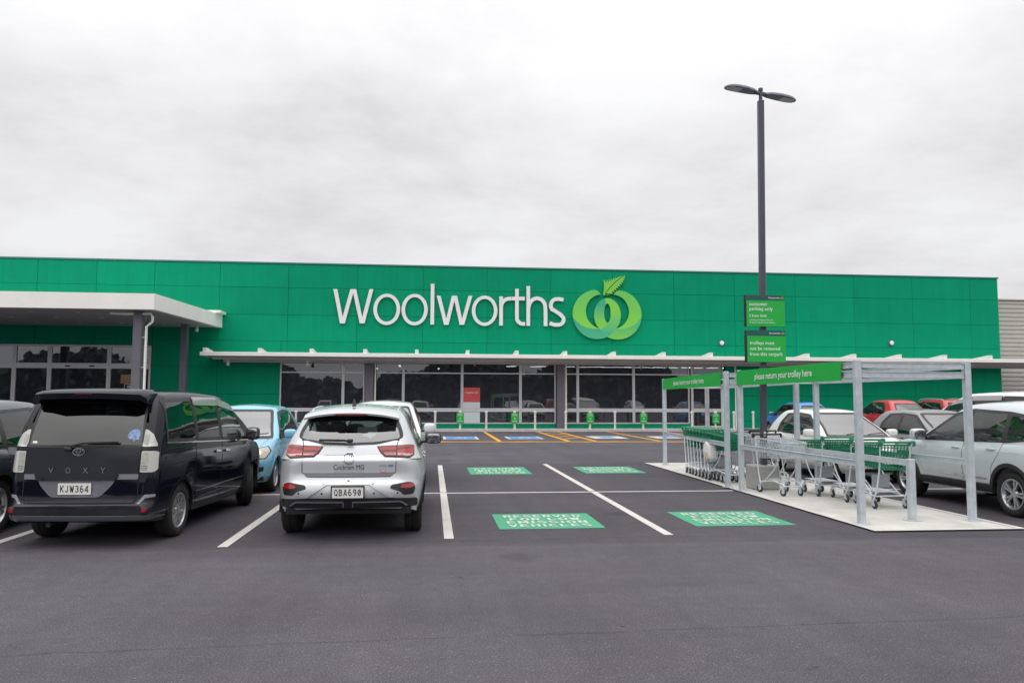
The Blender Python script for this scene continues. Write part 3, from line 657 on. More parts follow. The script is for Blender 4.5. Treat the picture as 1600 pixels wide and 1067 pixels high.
for x, y in ((-12.72, 34.8), (-12.58, 40.6), (-22.5, 34.8)):
    m = MB(); m.box(x-.18 if y < 36 else x-.155, x+.18 if y < 36 else x+.155, y-.17, y+.17, 0.0, 5.47, .012); m.build('column', M_COLUMN, ca)
m = MB(); m.tube([(-13.9, 34.75, 5.36), (-13.2, 34.7, 5.33), (-12.2, 34.7, 5.35), (-12.12, 34.7, 5.20), (-12.12, 34.7, 5.0), (-12.36, 34.7, 4.78), (-12.36, 34.7, 0)], 0.055, 10); m.build('downpipe', M_WHITE, ca, True)
for z in (4.3, 3.0, 1.7):
    m = MB(); m.box(-12.54, -12.36, 34.68, 34.72, z, z+.03); m.build('pipe_clip', M_GALV, ca)
for x in (-13.6, -15.6, -17.6, -19.6, -21.6):
    for y in (35.6, 38.0, 40.4):
        m = MB(); m.lathe([(0, 5.462), (.09, 5.462), (.10, 5.455), (.10, 5.469)], 14, 'z', (x, y, 0)); m.build('downlight', M_SIGNWH, ca)

# neighbouring store block on the right
an = empty('annex_building', (34.4, 43.5, 0)); tag(an, 'cream ribbed metal building at the right end of the green supermarket', 'building')
m = MB(); m.box(0, 40, 0.06, 20, 0, 7.88); m.build('wall', M_CREAM, an)
z = 0.0
while z < 7.8:
    m = MB(); m.prism([(0.06, z), (0.0, z+.05), (0.0, z+.20), (0.055, z+.255)], 0.0, 40, lambda a, b, h: (h, a, b)); m.build('cladding_board', M_CREAM, an); z += 0.262
m = MB(); m.box(-.05, 40, -.08, .3, 7.86, 7.95, .01); m.build('flashing', M_CREAM, an)

# poster in the shop window
o = empty('window_poster', (2.16, YF-.012, 0.44)); tag(o, 'red and pale grey poster stuck on the shop window', 'poster')
m = MB(); m.box(-.46, .46, 0, .02, 0, .575); m.build('lower_panel', pmat('poster_grey', (0.62, 0.68, 0.72), 0.5), o); m = MB(); m.box(-.46, .46, 0, .02, .785, 1.10); m.build('lower_panel', pmat('poster_grey', (0.75, 0.80, 0.83), 0.5), o)
m = MB(); m.box(-.46, .46, 0, .02, 1.101, 1.90); m.build('upper_panel', pmat('poster_red', (0.62, 0.08, 0.08), 0.5), o)
text_obj('lettering', 'Together 365', M_SIGNWH, o, lambda a, b, c: (a, -.004, 1.62+b), fit=.72)
# shelves in the shop
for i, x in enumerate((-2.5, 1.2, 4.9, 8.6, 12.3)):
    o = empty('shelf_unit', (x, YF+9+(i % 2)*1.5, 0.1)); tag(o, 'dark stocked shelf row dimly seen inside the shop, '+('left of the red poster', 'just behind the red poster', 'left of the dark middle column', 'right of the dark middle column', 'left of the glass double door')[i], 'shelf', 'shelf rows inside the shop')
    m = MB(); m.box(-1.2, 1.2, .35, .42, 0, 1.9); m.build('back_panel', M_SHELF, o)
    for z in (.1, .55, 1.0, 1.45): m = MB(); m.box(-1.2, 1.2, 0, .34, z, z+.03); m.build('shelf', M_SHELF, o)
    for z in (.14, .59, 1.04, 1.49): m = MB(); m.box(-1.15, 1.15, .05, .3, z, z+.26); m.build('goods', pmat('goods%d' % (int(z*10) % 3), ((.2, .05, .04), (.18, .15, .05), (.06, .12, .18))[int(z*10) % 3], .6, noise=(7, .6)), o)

# ------------------------------------------------------------------ storefront lettering
sign = empty('store_sign', (0, YF, 5.76)); tag(sign, 'raised white lowercase store name lettering across the green wall', 'sign')
kx = (7.36+5.43)/(1532-80)
def LX(c): return -5.43+(c-80)*kx
def LZ(c, y): return (305+(c-80)*0.0152-y)*kx
SW = 23
def sarc(cx, cy, rx, ry, a0, a1, n=20): return [(cx+rx*math.cos(R(a)), cy+ry*math.sin(R(a))) for a in np.linspace(a0, a1, n)]
def letter(strokes, rings=(), clipy=None):
    polys = [ribbon(s, SW if not isinstance(s, tuple) else s[1]) if not isinstance(s, tuple) else ribbon(s[0], s[1]) for s in strokes]
    loops = polys+[r_ for rg in rings for r_ in rg]
    def keep(x, y):
        k = np.zeros(np.shape(x), bool)
        for p in polys: k |= pip(x, y, p)
        for a, b in rings: k |= pip(x, y, a) & ~pip(x, y, b)
        if clipy: k &= (y > clipy[0]) & (y < clipy[1])
        return k
    if clipy: loops = loops+[[(-99, clipy[0]), (3000, clipy[0]), (3000, clipy[1]), (-99, clipy[1])]]
    P, T, _ = cdt(loops, keep)
    v, f = slab(P, T, -0.07, -0.16, lambda a, b, d: (LX(a), d, LZ(a, b)))
    m = MB(); m.add(v, f); m.build('letter', M_LETTER, sign)
def ring(x0, x1, y0, y1): 
    cx, cy = (x0+x1)/2, (y0+y1)/2; return (ellipse(cx, cy, (x1-x0)/2, (y1-y0)/2, 44), ellipse(cx, cy, (x1-x0)/2-SW+1, (y1-y0)/2-SW+3, 44))
letter([[(90, 60), (146, 330)], [(140, 330), (208, 60)], [(204, 60), (266, 330)], [(260, 330), (324, 60)]], clipy=(93, 305))
letter([], [ring(330, 494, 121, 315)]); letter([], [ring(502, 664, 122, 318)])
letter([[(692.5, 58), (692.5, 313)]])
letter([[(722, 100), (784, 340)], [(776, 340), (832, 100)], [(826, 100), (880, 340)], [(872, 340), (938, 100)]], clipy=(133, 315))
letter([], [ring(938, 1099, 132, 322)])
letter([[(1122, 137), (1122, 320)], [(1122, 215)]+sarc(1172, 205, 50, 54, 190, 268, 14)+[(1186, 150)]])
letter([[(1222, 88), (1222, 270)]+sarc(1262, 272, 40, 38, 172, 96, 10)+[(1274, 310)], [(1188, 150), (1272, 150)]])
letter([[(1294, 70), (1294, 322)], [(1294, 215)]+sarc(1350, 208, 53, 60, 190, 350, 22)+[(1404, 225), (1404, 324)]])
letter([[(1519, 157), (1490, 152)]+sarc(1476, 193, 38, 41, 290, 140, 16)[1:]+[(1462, 226), (1500, 251)]+sarc(1483, 284, 37, 33, -50, 75, 14)+[(1462, 316), (1430, 306)]])

# emblem: two interlocking crescent rings and a fern leaf
em = empty('ring_emblem', (0, YF, 0)); tag(em, 'raised lime green interlocking ring emblem with fern leaf on green wall', 'emblem')
ku = (11.69-7.76)/(1262-305)
def EX(x): return 7.76+(x-305)*ku
def EZ(y): return 5.06+(982-y)*ku
def gradmat(name, c0, c1, z0, z1):
    m = bpy.data.materials.new(name); m.use_nodes = True; t = m.node_tree; b = t.nodes['Principled BSDF']; L = t.links.new
    tcn = N('ShaderNodeTexCoord', t); sp = N('ShaderNodeSeparateXYZ', t); L(tcn.outputs['Object'], sp.inputs[0]); r = N('ShaderNodeMapRange', t)
    r.inputs[1].default_value = z0; r.inputs[2].default_value = z1; L(sp.outputs[2], r.inputs[0]); mx = N('ShaderNodeMix', t, data_type='RGBA'); L(r.outputs[0], mx.inputs[0])
    mx.inputs['A'].default_value = (*c0, 1); mx.inputs['B'].default_value = (*c1, 1); L(mx.outputs['Result'], b.inputs['Base Color']); b.inputs['Roughness'].default_value = .4
    return m
cL, cR = ellipse(641, 640, 336, 338, 72), ellipse(926, 642, 336, 338, 72); iL, iR = ellipse(716, 600, 231, 236, 60), ellipse(857, 600, 231, 236, 60)
lo, eye = ellipse(786, 650, 186, 234, 60), ellipse(786, 622, 46, 132, 40); bL, bR = ellipse(600, 480, 357, 357, 72), ellipse(955, 480, 357, 357, 72)
split = [(742, 380), (770, 500), (800, 640), (790, 760), (640, 900), (1500, 1500), (1500, 200)]
notch = [(600, 260), (604, 300), (655, 322), (696, 366), (868, 366), (909, 322), (960, 300), (964, 260)]
def elabel(x, y):
    U = pip(x, y, cL) | pip(x, y, cR); I = pip(x, y, iL) | pip(x, y, iR); L_ = pip(x, y, lo) & ~pip(x, y, eye); lab = np.zeros(np.shape(x), int)
    body = U & ~I & ~pip(x, y, notch)
    below_l = ~pip(x, y, bL); below_r = ~pip(x, y, bR)
    lab[body] = 1
    lab[body & below_l & pip(x, y, cL) & (y > 600) & (x < 900) & (x+0.9*(y-940) < 800)] = 2
    lab[body & below_r & (y > 600) & (x > 800) & (lab != 2)] = 3
    up = (y < 845)
    lab[L_ & up & ~pip(x, y, split)] = 4
    lab[L_ & pip(x, y, split) & (y < 960)] = np.where(lab[L_ & pip(x, y, split) & (y < 960)] == 3, 3, 5)
    return lab
cols = {1: gradmat('emblem_crescent', (0.216, 0.648, 0.061), (0.135, 0.567, 0.115), EZ(800), EZ(320)), 2: gradmat('emblem_fold', (0.061, 0.446, 0.230), (0.041, 0.378, 0.216), EZ(960), EZ(760)),
        3: gradmat('emblem_fold_light', (0.176, 0.567, 0.081), (0.068, 0.486, 0.176), EZ(960), EZ(780)), 4: gradmat('emblem_inner', (0.203, 0.621, 0.068), (0.041, 0.405, 0.230), EZ(760), EZ(500)), 5: gradmat('emblem_loop', (0.068, 0.472, 0.216), (0.216, 0.634, 0.068), EZ(880), EZ(600))}
P, T, lab = cdt([cL, cR, iL, iR, lo, eye, bL, bR, split, notch], elabel)
for k in cols:
    Tk = T[lab == k]
    if len(Tk):
        v, f = slab(P, Tk, -0.07, -0.19, lambda a, b, d: (EX(a), d, EZ(b))); m = MB(); m.add(v, f); m.build('emblem_band', cols[k], em)
up = [(738, 160), (776, 160), (808, 154), (838, 146), (868, 138), (900, 130), (935, 120), (968, 110), (1000, 102)]
mid_ = lambda t: (740+ (1036-740)*t, 368-(368-92)*(0.10*math.sin(t*math.pi)+t))
poly = [(728, 372), (742, 292)]
for i, p in enumerate(up):
    poly.append(p); t = 0.22+0.088*i; q = mid_(t); nx = up[i+1] if i+1 < len(up) else (1036, 92); mm = ((p[0]+nx[0])/2+2, (p[1]+nx[1])/2); poly.append((mm[0]*0.55+q[0]*0.45, mm[1]*0.55+q[1]*0.45))
poly.append((1038, 90))
dn = [(1032, 136), (1024, 170), (1012, 200), (994, 226), (970, 254), (944, 280), (916, 306), (886, 332), (858, 356)]
for i, p in enumerate(dn):
    t = 0.93-0.088*i; q = mid_(t); pv = dn[i-1] if i else (1038, 90); mm = ((p[0]+pv[0])/2, (p[1]+pv[1])/2); poly.append((mm[0]*0.6+q[0]*0.4, mm[1]*0.6+q[1]*0.4)); poly.append(p)
poly += [(800, 352), (762, 350), (744, 380)]
rib_ = ribbon([mid_(t) for t in np.linspace(0.05, 0.96, 14)], 9)
P, T, _ = cdt([poly, rib_], lambda x, y: pip(x, y, poly) & ~pip(x, y, rib_))
v, f = slab(P, T, -0.07, -0.19, lambda a, b, d: (EX(a), d, EZ(b))); m = MB(); m.add(v, f); m.build('fern_leaf', gradmat('emblem_leaf', (0.22, 0.60, 0.06), (0.18, 0.58, 0.09), EZ(372), EZ(100)), em)

# ------------------------------------------------------------------ bollards at the kerb
M_BOLL = pmat('bollard_white', (0.72, 0.71, 0.68), 0.5, noise=(5, 0.06))
def bollard(x, lab, signed):
    o = empty('bollard', (x, 40.95, 0.13)); tag(o, lab, 'bollard', 'bollards along the shop kerb')
    m = MB(); m.lathe([(.10, 0), (.10, .015), (.057, .016), (.057, .86)], 14, 'z'); m.build('post', M_BOLL, o, True)
    m = MB(); m.lathe([(.075, .85), (.085, .88), (.085, .93), (.05, .965), (0, .972)], 14, 'z'); m.build('cap', pmat('bollard_cap', (0.82, 0.82, 0.80), 0.4), o, True)
    if signed:
        m = MB(); m.prism(rounded([(-.20, .30), (.20, .30), (.20, .86), (-.20, .86)], .05, 4), -.10, -.075, lambda a, b, h: (a, h, b)); s = m.build('sign_board', M_BRIGHT, o)
        text_obj('lettering', 'priority', M_SIGNWH, s, lambda a, b, c: (a, -.1035, .795+b), fit=.24, bold=0.01)
        text_obj('lettering', 'parking', M_SIGNWH, s, lambda a, b, c: (a, -.1035, .725+b), fit=.24, bold=0.01)
        wheelchair_v(s, signed)
        m = MB(); m.prism([(-.13, .40), (.13, .40), (.13, .425), (-.13, .425)], -.104, -.1005, lambda a, b, h: (a, h, b)); m.build('text_bar', M_SIGNWH, s)
def wheelchair_v(parent, kind):
    if kind == 1:
        head = ellipse(-0.08, 0.78, 0.13, 0.13, 12); body = ribbon([(-0.1, 0.6), (-0.02, 0.12), (0.36, 0.10), (0.52, -0.45), (0.7, -0.4)], 0.16); wo = ellipse(0, -0.3, 0.5, 0.48, 24); wi = ellipse(0, -0.3, 0.37, 0.35, 24)
    else:
        head = ellipse(0.5, 0.55, 0.14, 0.14, 12); body = ribbon([(-0.7, 0.5), (-0.4, 0.1), (0.4, 0.1), (0.3, -0.3)], 0.16); wo = ellipse(0, -0.45, 0.4, 0.3, 24); wi = ellipse(0, -0.45, 0.27, 0.18, 24)
    poly_obj('symbol', [head, body, wo, wi], lambda x, y: pip(x, y, head) | pip(x, y, body) | (pip(x, y, wo) & ~pip(x, y, wi)), M_SIGNWH, parent, lambda a, b, d: (a*.09, -.1035, .565+b*.09), flatmesh=True)
BOL = [(-7.0, 0, 'beside the pale blue hatchback'), (0.18, 0, 'just right of the silver car\'s mirror'), (1.49, 1, 'in front of the red window poster'), (2.88, 0, 'between the two left accessible signs'), (4.39, 1, 'second sign from the red poster'),
       (5.49, 0, 'left of the dark middle column'), (7.15, 0, 'right against the dark middle column'), (8.47, 2, 'first sign right of the dark middle column'), (9.84, 0, 'between the two signs right of the column'), (11.40, 2, 'second sign right of the dark column'),
       (14.12, 0, 'left of the glass double door'), (15.45, 2, 'in front of the glass double door'), (16.5, 0, 'right of the glass double door'), (17.6, 0, 'against the green wall behind the lamp post'), (-1.3, 0, 'hidden mostly behind the silver car')]
for x, s, wh in BOL: bollard(x, ('white kerb bollard with green priority sign, ' if s else 'plain white kerb bollard ')+wh, s)
# ------------------------------------------------------------------ car kit
def carpaint(name, col, metal=0.0, rough=0.35, coat=1.0, flake=0.0, spec=0.5):
    if name in MATS: return MATS[name]
    m = bpy.data.materials.new(name); m.use_nodes = True; t = m.node_tree; b = t.nodes['Principled BSDF']; L = t.links.new
    b.inputs['Metallic'].default_value = metal; b.inputs['Roughness'].default_value = rough; b.inputs['Coat Weight'].default_value = coat; b.inputs['Coat Roughness'].default_value = 0.04; b.inputs['Specular IOR Level'].default_value = spec
    tcn = N('ShaderNodeTexCoord', t); n = N('ShaderNodeTexNoise', t); n.inputs['Scale'].default_value = 900; n.inputs['Detail'].default_value = 1; L(tcn.outputs['Object'], n.inputs['Vector'])
    d = N('ShaderNodeTexNoise', t); d.inputs['Scale'].default_value = 4; d.inputs['Detail'].default_value = 6; L(tcn.outputs['Object'], d.inputs['Vector'])
    r = N('ShaderNodeMapRange', t); r.inputs[1].default_value = .3; r.inputs[2].default_value = .7; r.inputs[3].default_value = 1-flake; r.inputs[4].default_value = 1+flake; L(n.outputs['Fac'], r.inputs[0])
    mx = N('ShaderNodeMix', t, data_type='RGBA', blend_type='MULTIPLY'); mx.inputs[0].default_value = 1; mx.inputs['A'].default_value = (*col, 1); L(r.outputs[0], mx.inputs['B'])
    # road dust low on the panels
    sp = N('ShaderNodeSeparateXYZ', t); L(tcn.outputs['Object'], sp.inputs[0])
    z = N('ShaderNodeMapRange', t); z.inputs[1].default_value = 0.2; z.inputs[2].default_value = 0.6; z.inputs[3].default_value = 0.55; z.inputs[4].default_value = 0.0; L(sp.outputs[2], z.inputs[0])
    dm = N('ShaderNodeMath', t, operation='MULTIPLY'); L(z.outputs[0], dm.inputs[0]); L(d.outputs['Fac'], dm.inputs[1])
    m2 = N('ShaderNodeMix', t, data_type='RGBA'); L(dm.outputs[0], m2.inputs[0]); L(mx.outputs['Result'], m2.inputs['A']); m2.inputs['B'].default_value = (0.13, 0.12, 0.115, 1)
    L(m2.outputs['Result'], b.inputs['Base Color'])
    rr = N('ShaderNodeMapRange', t); rr.inputs[1].default_value = .35; rr.inputs[2].default_value = .7; rr.inputs[3].default_value = .03; rr.inputs[4].default_value = .12; L(d.outputs['Fac'], rr.inputs[0]); L(rr.outputs[0], b.inputs['Coat Roughness'])
    MATS[name] = m; return m

M_RUB = pmat('tyre_rubber', (0.016, 0.016, 0.017), 0.85, noise=(14, 0.3), bump=(60, 0.2, 0.003))
M_RIM = pmat('alloy_rim', (0.50, 0.51, 0.53), 0.32, 0.75, noise=(9, 0.1))
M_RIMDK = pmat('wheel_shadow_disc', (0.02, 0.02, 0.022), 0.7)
M_TRIM = pmat('black_trim', (0.017, 0.017, 0.018), 0.42, noise=(8, 0.15), spec=0.5)
M_UNDER = pmat('underbody', (0.012, 0.012, 0.012), 0.9)
M_GAP = pmat('panel_gap', (0.006, 0.006, 0.007), 0.8)
M_SEAT = pmat('seat_fabric', (0.035, 0.035, 0.038), 0.9, noise=(20, 0.15))
M_INT = pmat('cabin_trim', (0.05, 0.05, 0.052), 0.8)
M_LINER = pmat('headliner', (0.42, 0.42, 0.40), 0.9)
M_CGLASS = glassmat('car_glass', (0.46, 0.56, 0.52), 1.0, 1.9, 0.0)
M_WSCR = glassmat('windscreen_glass', (0.26, 0.29, 0.29), 1.0, 3.4, 0.0)
M_PRIV = glassmat('privacy_glass', (0.055, 0.06, 0.062), 1.0, 1.85, 0.0, 0.2)
M_RED = pmat('tail_lens_red', (0.36, 0.008, 0.012), 0.18, coat=1.0)
M_REDIN = pmat('tail_lens_dark', (0.10, 0.004, 0.006), 0.25, coat=1.0)
M_CLEAR = pmat('lamp_clear', (0.46, 0.46, 0.43), 0.16, 0.1, coat=1.0, noise=(30, .05))
M_HEAD = pmat('lamp_head', (0.42, 0.43, 0.43), 0.12, 0.4, coat=1.0, noise=(25, 0.3))
M_AMBER = pmat('lamp_amber', (0.52, 0.46, 0.36), 0.2, coat=1.0)
M_CHROME = pmat('chrome', (0.72, 0.73, 0.74), 0.12, 1.0)
M_PLATE = pmat('plate_white', (0.72, 0.72, 0.69), 0.45)
M_INK = pmat('black_ink', (0.01, 0.01, 0.012), 0.5)
M_MIRR = pmat('mirror_glass', (0.30, 0.31, 0.33), 0.04, 0.9)

def half_contour(xr, xf, w, rr, rf, br, bf, ns, nr=9, nc=9):
    P = []
    y1 = w-rr
    for y in np.linspace(0, y1, nr)[:-1]: P.append((xr+br*(y/w)**2, y))
    cx = xr+br*(y1/w)**2+rr
    for a in np.linspace(0, math.pi/2, nc)[:-1]: P.append((cx-rr*math.cos(a), y1+rr*math.sin(a)))
    y2 = w-rf; cx2 = xf-bf*(y2/w)**2-rf
    for x in np.linspace(cx, cx2, ns)[:-1]: P.append((x, w))
    for a in np.linspace(math.pi/2, 0, nc)[:-1]: P.append((cx2+rf*math.cos(a), y2+rf*math.sin(a)))
    for y in np.linspace(y2, 0, nr): P.append((xf-bf*(y/w)**2, y))
    return np.array(P)

def loft(fs, XR, XF, wf, zfun, rr, rf, br, bf, plan, crown, ns, m=10, cap_top=True):
    V = []; F = []; n = None
    for f in fs:
        w = float(wf(f)); xr, xf = float(XR(f)), float(XF(f)); r1 = rr(f) if callable(rr) else rr; r2 = rf(f) if callable(rf) else rf
        H = half_contour(xr, xf, w, r1, r2, br, bf, ns); n = len(H); y = H[:, 1]*plan(H[:, 0]); z = zfun(H[:, 0], f)
        lp = [(H[i, 0], y[i], z[i]) for i in range(n)]+[(H[i, 0], -y[i], z[i]) for i in range(n-2, 0, -1)]; V += lp
    c = 2*n-2
    for k in range(len(fs)-1):
        for i in range(c):
            j = (i+1) % c; F.append((k*c+i, (k+1)*c+i, (k+1)*c+j, k*c+j))
    nside = len(F)
    if cap_top:
        b = (len(fs)-1)*c; rows = []; wmax = max(abs(V[b+i][1]) for i in range(n))
        for i in range(n):
            if i in (0, n-1): rows.append([b+i]); continue
            l, r_ = b+i, b+(c-i); pl, pr = np.array(V[l]), np.array(V[r_]); row = [l]
            for q in range(1, m):
                t = q/m; p = pl*(1-t)+pr*t; p[2] += crown(p[0])*(1-(2*t-1)**2)*min(1.0, abs(pl[1])/wmax)**2; row.append(len(V)); V.append(tuple(p))
            row.append(r_); rows.append(row)
        for i in range(n-1):
            A, B = rows[i], rows[i+1]
            if len(A) == 1: F += [(A[0], B[q+1], B[q]) for q in range(len(B)-1)]
            elif len(B) == 1: F += [(A[q], A[q+1], B[0]) for q in range(len(A)-1)]
            else: F += [(A[q], A[q+1], B[q+1], B[q]) for q in range(len(A)-1)]
    return np.array(V), F, nside

def blob(mb, c, r, e=0.6, n=14, m=9, shear=(0, 0)):
    """rounded box (superellipsoid)"""
    vs_ = []; fs_ = []
    sg = lambda v, p: math.copysign(abs(v)**p, v)
    for i in range(m+1):
        a = -math.pi/2+math.pi*i/m
        for j in range(n):
            b = 2*math.pi*j/n; x, y, z = sg(math.cos(a), e)*sg(math.cos(b), e), sg(math.cos(a), e)*sg(math.sin(b), e), sg(math.sin(a), e)
            vs_.append((c[0]+x*r[0]+shear[0]*z*r[2], c[1]+y*r[1]+shear[1]*z*r[2], c[2]+z*r[2]))
    for i in range(m):
        for j in range(n): fs_.append((i*n+j, i*n+(j+1) % n, (i+1)*n+(j+1) % n, (i+1)*n+j))
    mb.add(vs_, fs_)

WHEELS = {}
def wheel_proto(Rw, width, kind):
    """(tyre mesh, rim mesh, disc mesh), outer face towards +y"""
    key = (Rw, width, kind)
    if key in WHEELS: return WHEELS[key]
    h = width/2; rr = Rw*0.665
    m = MB(); m.lathe([(rr, -h*.8), (rr+.02, -h*.96), (Rw-.045, -h), (Rw-.012, -h*.86), (Rw, -h*.6), (Rw, -h*.12), (Rw-.008, -h*.10), (Rw-.008, -h*.02), (Rw, 0), (Rw, h*.6), (Rw-.012, h*.86), (Rw-.045, h), (rr+.02, h*.96), (rr, h*.8)], 40, 'y')
    ty = m.build('tyre', M_RUB, None, True, 50)
    m = MB(); m.lathe([(rr+.004, -h*.8), (rr-.02, -h*.5), (rr-.03, h*.3), (rr-.012, h*.7), (rr+.004, h*.82), (rr+.004, h*.90), (rr-.012, h*.90), (rr-.022, h*.74)], 40, 'y')
    y1, y0 = h*.80, h*.50
    def spoke(a, r0, r1, w0, w1, yo=0.0):
        c, s = math.cos(a), math.sin(a)
        m.add([(c*r-s*w*sd, yy, s*r+c*w*sd) for (r, w, ys) in ((r0, w0, y1*.95), (r1, w1, y1)) for yy, k in ((ys+yo, 1), (y0, 1.25)) for sd in (-k, k)],
              [(0, 1, 5, 4), (2, 6, 7, 3), (0, 4, 6, 2), (1, 3, 7, 5), (0, 2, 3, 1), (4, 5, 7, 6)])
    if kind == 'mesh':
        for k in range(9):
            a = 2*math.pi*k/9; spoke(a+.05, .05, rr-.01, .011, .010); spoke(a+.22, .10, rr-.01, .008, .009); spoke(a-.14, .10, rr-.01, .008, .009)
    elif kind == 'split':
        for k in range(5):
            a = 2*math.pi*k/5+.3; spoke(a-.16, .045, rr-.012, .011, .016); spoke(a+.16, .045, rr-.012, .011, .016)
    elif kind == 'cover':
        for k in range(7): spoke(2*math.pi*k/7, .05, rr-.008, .034, .044)
    else:
        for k in range(6): a = 2*math.pi*k/6; spoke(a, .045, rr-.012, .026, .030)
    m.lathe([(0, y1*1.0), (.03, y1*1.0), (.055, y1*.93), (.07, y0)], 20, 'y')
    rim = m.build('rim', M_RIM, None, True, 30)
    m = MB(); m.lathe([(0, h*.1), (rr-.026, h*.1)], 24, 'y'); ds = m.build('rim_shade_disc', M_RIMDK)  # flat dark disc stands in for the shade behind the spokes
    out_ = []
    for o in (ty, rim, ds): out_.append(o.data); bpy.data.objects.remove(o)
    WHEELS[key] = out_; return out_

class Car:
    def __init__(s, name, sp, paint, fine=True):
        s.sp = sp; s.paint = paint; s.root = empty(name); s.fine = fine
        kx, ky, kz = sp.get('scale', (1, 1, 1)); s.k = (kx, ky, kz)
        S = lambda pts, a, b: [(p*a, q*b) for p, q in pts]
        s.L = sp['L']*kx; W = sp['W']*ky; s.W = W
        zb, zt = pchip(S(sp['zb'], kx, kz)), pchip(S(sp['zt'], kx, kz)); s.zt = zt; s.zb = zb
        zr = lambda f: zb(0)+f*(zt(0)-zb(0)); zfr = lambda f: zb(s.L)+f*(zt(s.L)-zb(s.L))
        xrp, xfp = pchip(S(sp['XR'], kz, kx)), pchip(S(sp['XF'], kz, kx)); sec = pchip(sp['sec']); plan = pchip(S(sp['plan'], kx, 1))
        ns = 84 if fine else 48
        t = np.linspace(0, 1, 34 if fine else 22); fs = 1-(1-t)**1.35
        cr = pchip(S(sp['crown'], kx, kz))
        V1, F1, n1 = loft(fs, lambda f: xrp(zr(f)), lambda f: xfp(zfr(f)), lambda f: W*sec(f), lambda x, f: zb(x)+f*(zt(x)-zb(x)), sp['rr']*ky, sp['rf']*ky, sp['br']*kx, sp['bf']*kx, plan, cr, ns)
        gb, gt = pchip(S(sp['gb'], kx, kz)), pchip(S(sp['gt'], kx, kz)); s.gt = gt; s.gb = gb
        gxr, gxf = pchip(S(sp['gXR'], 1, kx)), pchip(S(sp['gXF'], 1, kx)); gw = pchip(S(sp['gw'], 1, ky)); s.gw = gw; s.gxr = gxr; s.gxf = gxf
        t = np.linspace(0, 1, 30 if fine else 20); gs = 1-(1-t)**1.3
        gpl = pchip(S(sp.get('gplan', [(0, 1), (sp['L'], 1)]), kx, 1)); gcr = pchip([(0, sp['gcrown']*kz), (s.L, sp['gcrown']*kz)])
        V2, F2, n2 = loft(gs, gxr, gxf, gw, lambda x, f: gb(x)+f*(gt(x)-gb(x)), sp['grr']*ky, sp['grf']*ky, sp['gbr']*kx, sp['gbf']*kx, gpl, gcr, ns)
        o = len(V1); s.V = np.vstack([V1, V2]); s.F = list(F1)+[tuple(o+i for i in f) for f in F2]; s.low = len(F1); s.nside1 = n1
        s.bvh = BVHTree.FromPolygons([tuple(v) for v in s.V], s.F)
        s.cutters = []
        kz_ = kz
        s.wheels = [(x*kx, z*kz) for x, z in sp['wheels']]; s.Rw = sp['Rw']*min(kx, kz) if sp.get('scale') else sp['Rw']
        s.sy = lambda y: y*ky
    def sc(s, poly, view):
        kx, ky, kz = s.k
        if view in 'LR': return [(a*kx, b*kz) for a, b in poly]
        if view in 'BF': return [(a*ky, b*kz) for a, b in poly]
        return [(a*kx, b*ky) for a, b in poly]
    def hit(s, view, a, b):
        o, d = {'L': ((a, 3, b), (0, -1, 0)), 'R': ((a, -3, b), (0, 1, 0)), 'B': ((-2, a, b), (1, 0, 0)), 'F': ((s.L+2, a, b), (-1, 0, 0)), 'T': ((a, b, 4), (0, 0, -1))}[view]
        p, n, i, dist = s.bvh.ray_cast(Vector(o), Vector(d))
        if p is None or (view in 'BF' and dist > 2+s.L*0.7):
            q = {'L': (a, s.W, b), 'R': (a, -s.W, b), 'B': (0, a, b), 'F': (s.L, a, b), 'T': (a, b, 1.5)}[view]
            p, n, i, dist = s.bvh.find_nearest(Vector(q))
        if view in 'LR' and b > .8*s.k[2] and (abs(p.y) < s.W*.5 or abs(n.y) < .22):      # slipped past a pillar: stay on the flank
            p, n, i, dist = s.bvh.find_nearest(Vector((a, s.W*.92 if view == 'L' else -s.W*.92, b)))
        if n.dot(Vector(d)) > 0: n = -n
        return p, n
    def patch(s, name, view, poly, mat, off=.003, res=.06, skirt=.012, parent=None, holes=(), rnd=0.0, raw=False, smooth=True):
        if not raw: poly = s.sc(poly, view); holes = [s.sc(h, view) for h in holes]
        if rnd: poly = rounded(poly, rnd)
        step = res
        keep = lambda x, y: pip(x, y, poly) & ~(np.any([pip(x, y, h) for h in holes], axis=0) if holes else np.zeros(np.shape(x), bool))
        P, T, _ = cdt([poly]+list(holes), keep, res=res, step=step)
        if len(T) == 0: return None
        used = sorted(set(T.ravel().tolist())); mp = {u: i for i, u in enumerate(used)}; pts = [s.hit(view, P[u][0], P[u][1]) for u in used]
        vs_ = [p+n*off for p, n in pts]; fs_ = [[mp[int(i)] for i in t] for t in T]
        ns_ = len(fs_)
        if skirt:
            for a, b in boundary(T):
                i, j = mp[a], mp[b]; k = len(vs_); vs_ += [pts[i][0]+pts[i][1]*(off-skirt), pts[j][0]+pts[j][1]*(off-skirt)]; fs_.append([i, k, k+1, j])
        o = mobj(name, vs_, fs_, mat, parent or s.root, smooth)
        bm = bmesh.new(); bm.from_mesh(o.data); bmesh.ops.recalc_face_normals(bm, faces=bm.faces)
        d = {'L': (0, 1, 0), 'R': (0, -1, 0), 'B': (-1, 0, 0), 'F': (1, 0, 0), 'T': (0, 0, 1)}[view]; bm.normal_update()
        if sum(f.normal.dot(Vector(d))*f.calc_area() for f in bm.faces) < 0: bmesh.ops.reverse_faces(bm, faces=bm.faces)
        bm.to_mesh(o.data); bm.free()
        if smooth:
            try: o.data.set_sharp_from_angle(angle=R(40))
            except Exception: pass
        return o
    def both(s, name, poly, mat, **kw):
        r = [s.patch(name, v, poly, mat, **kw) for v in 'LR']; return r
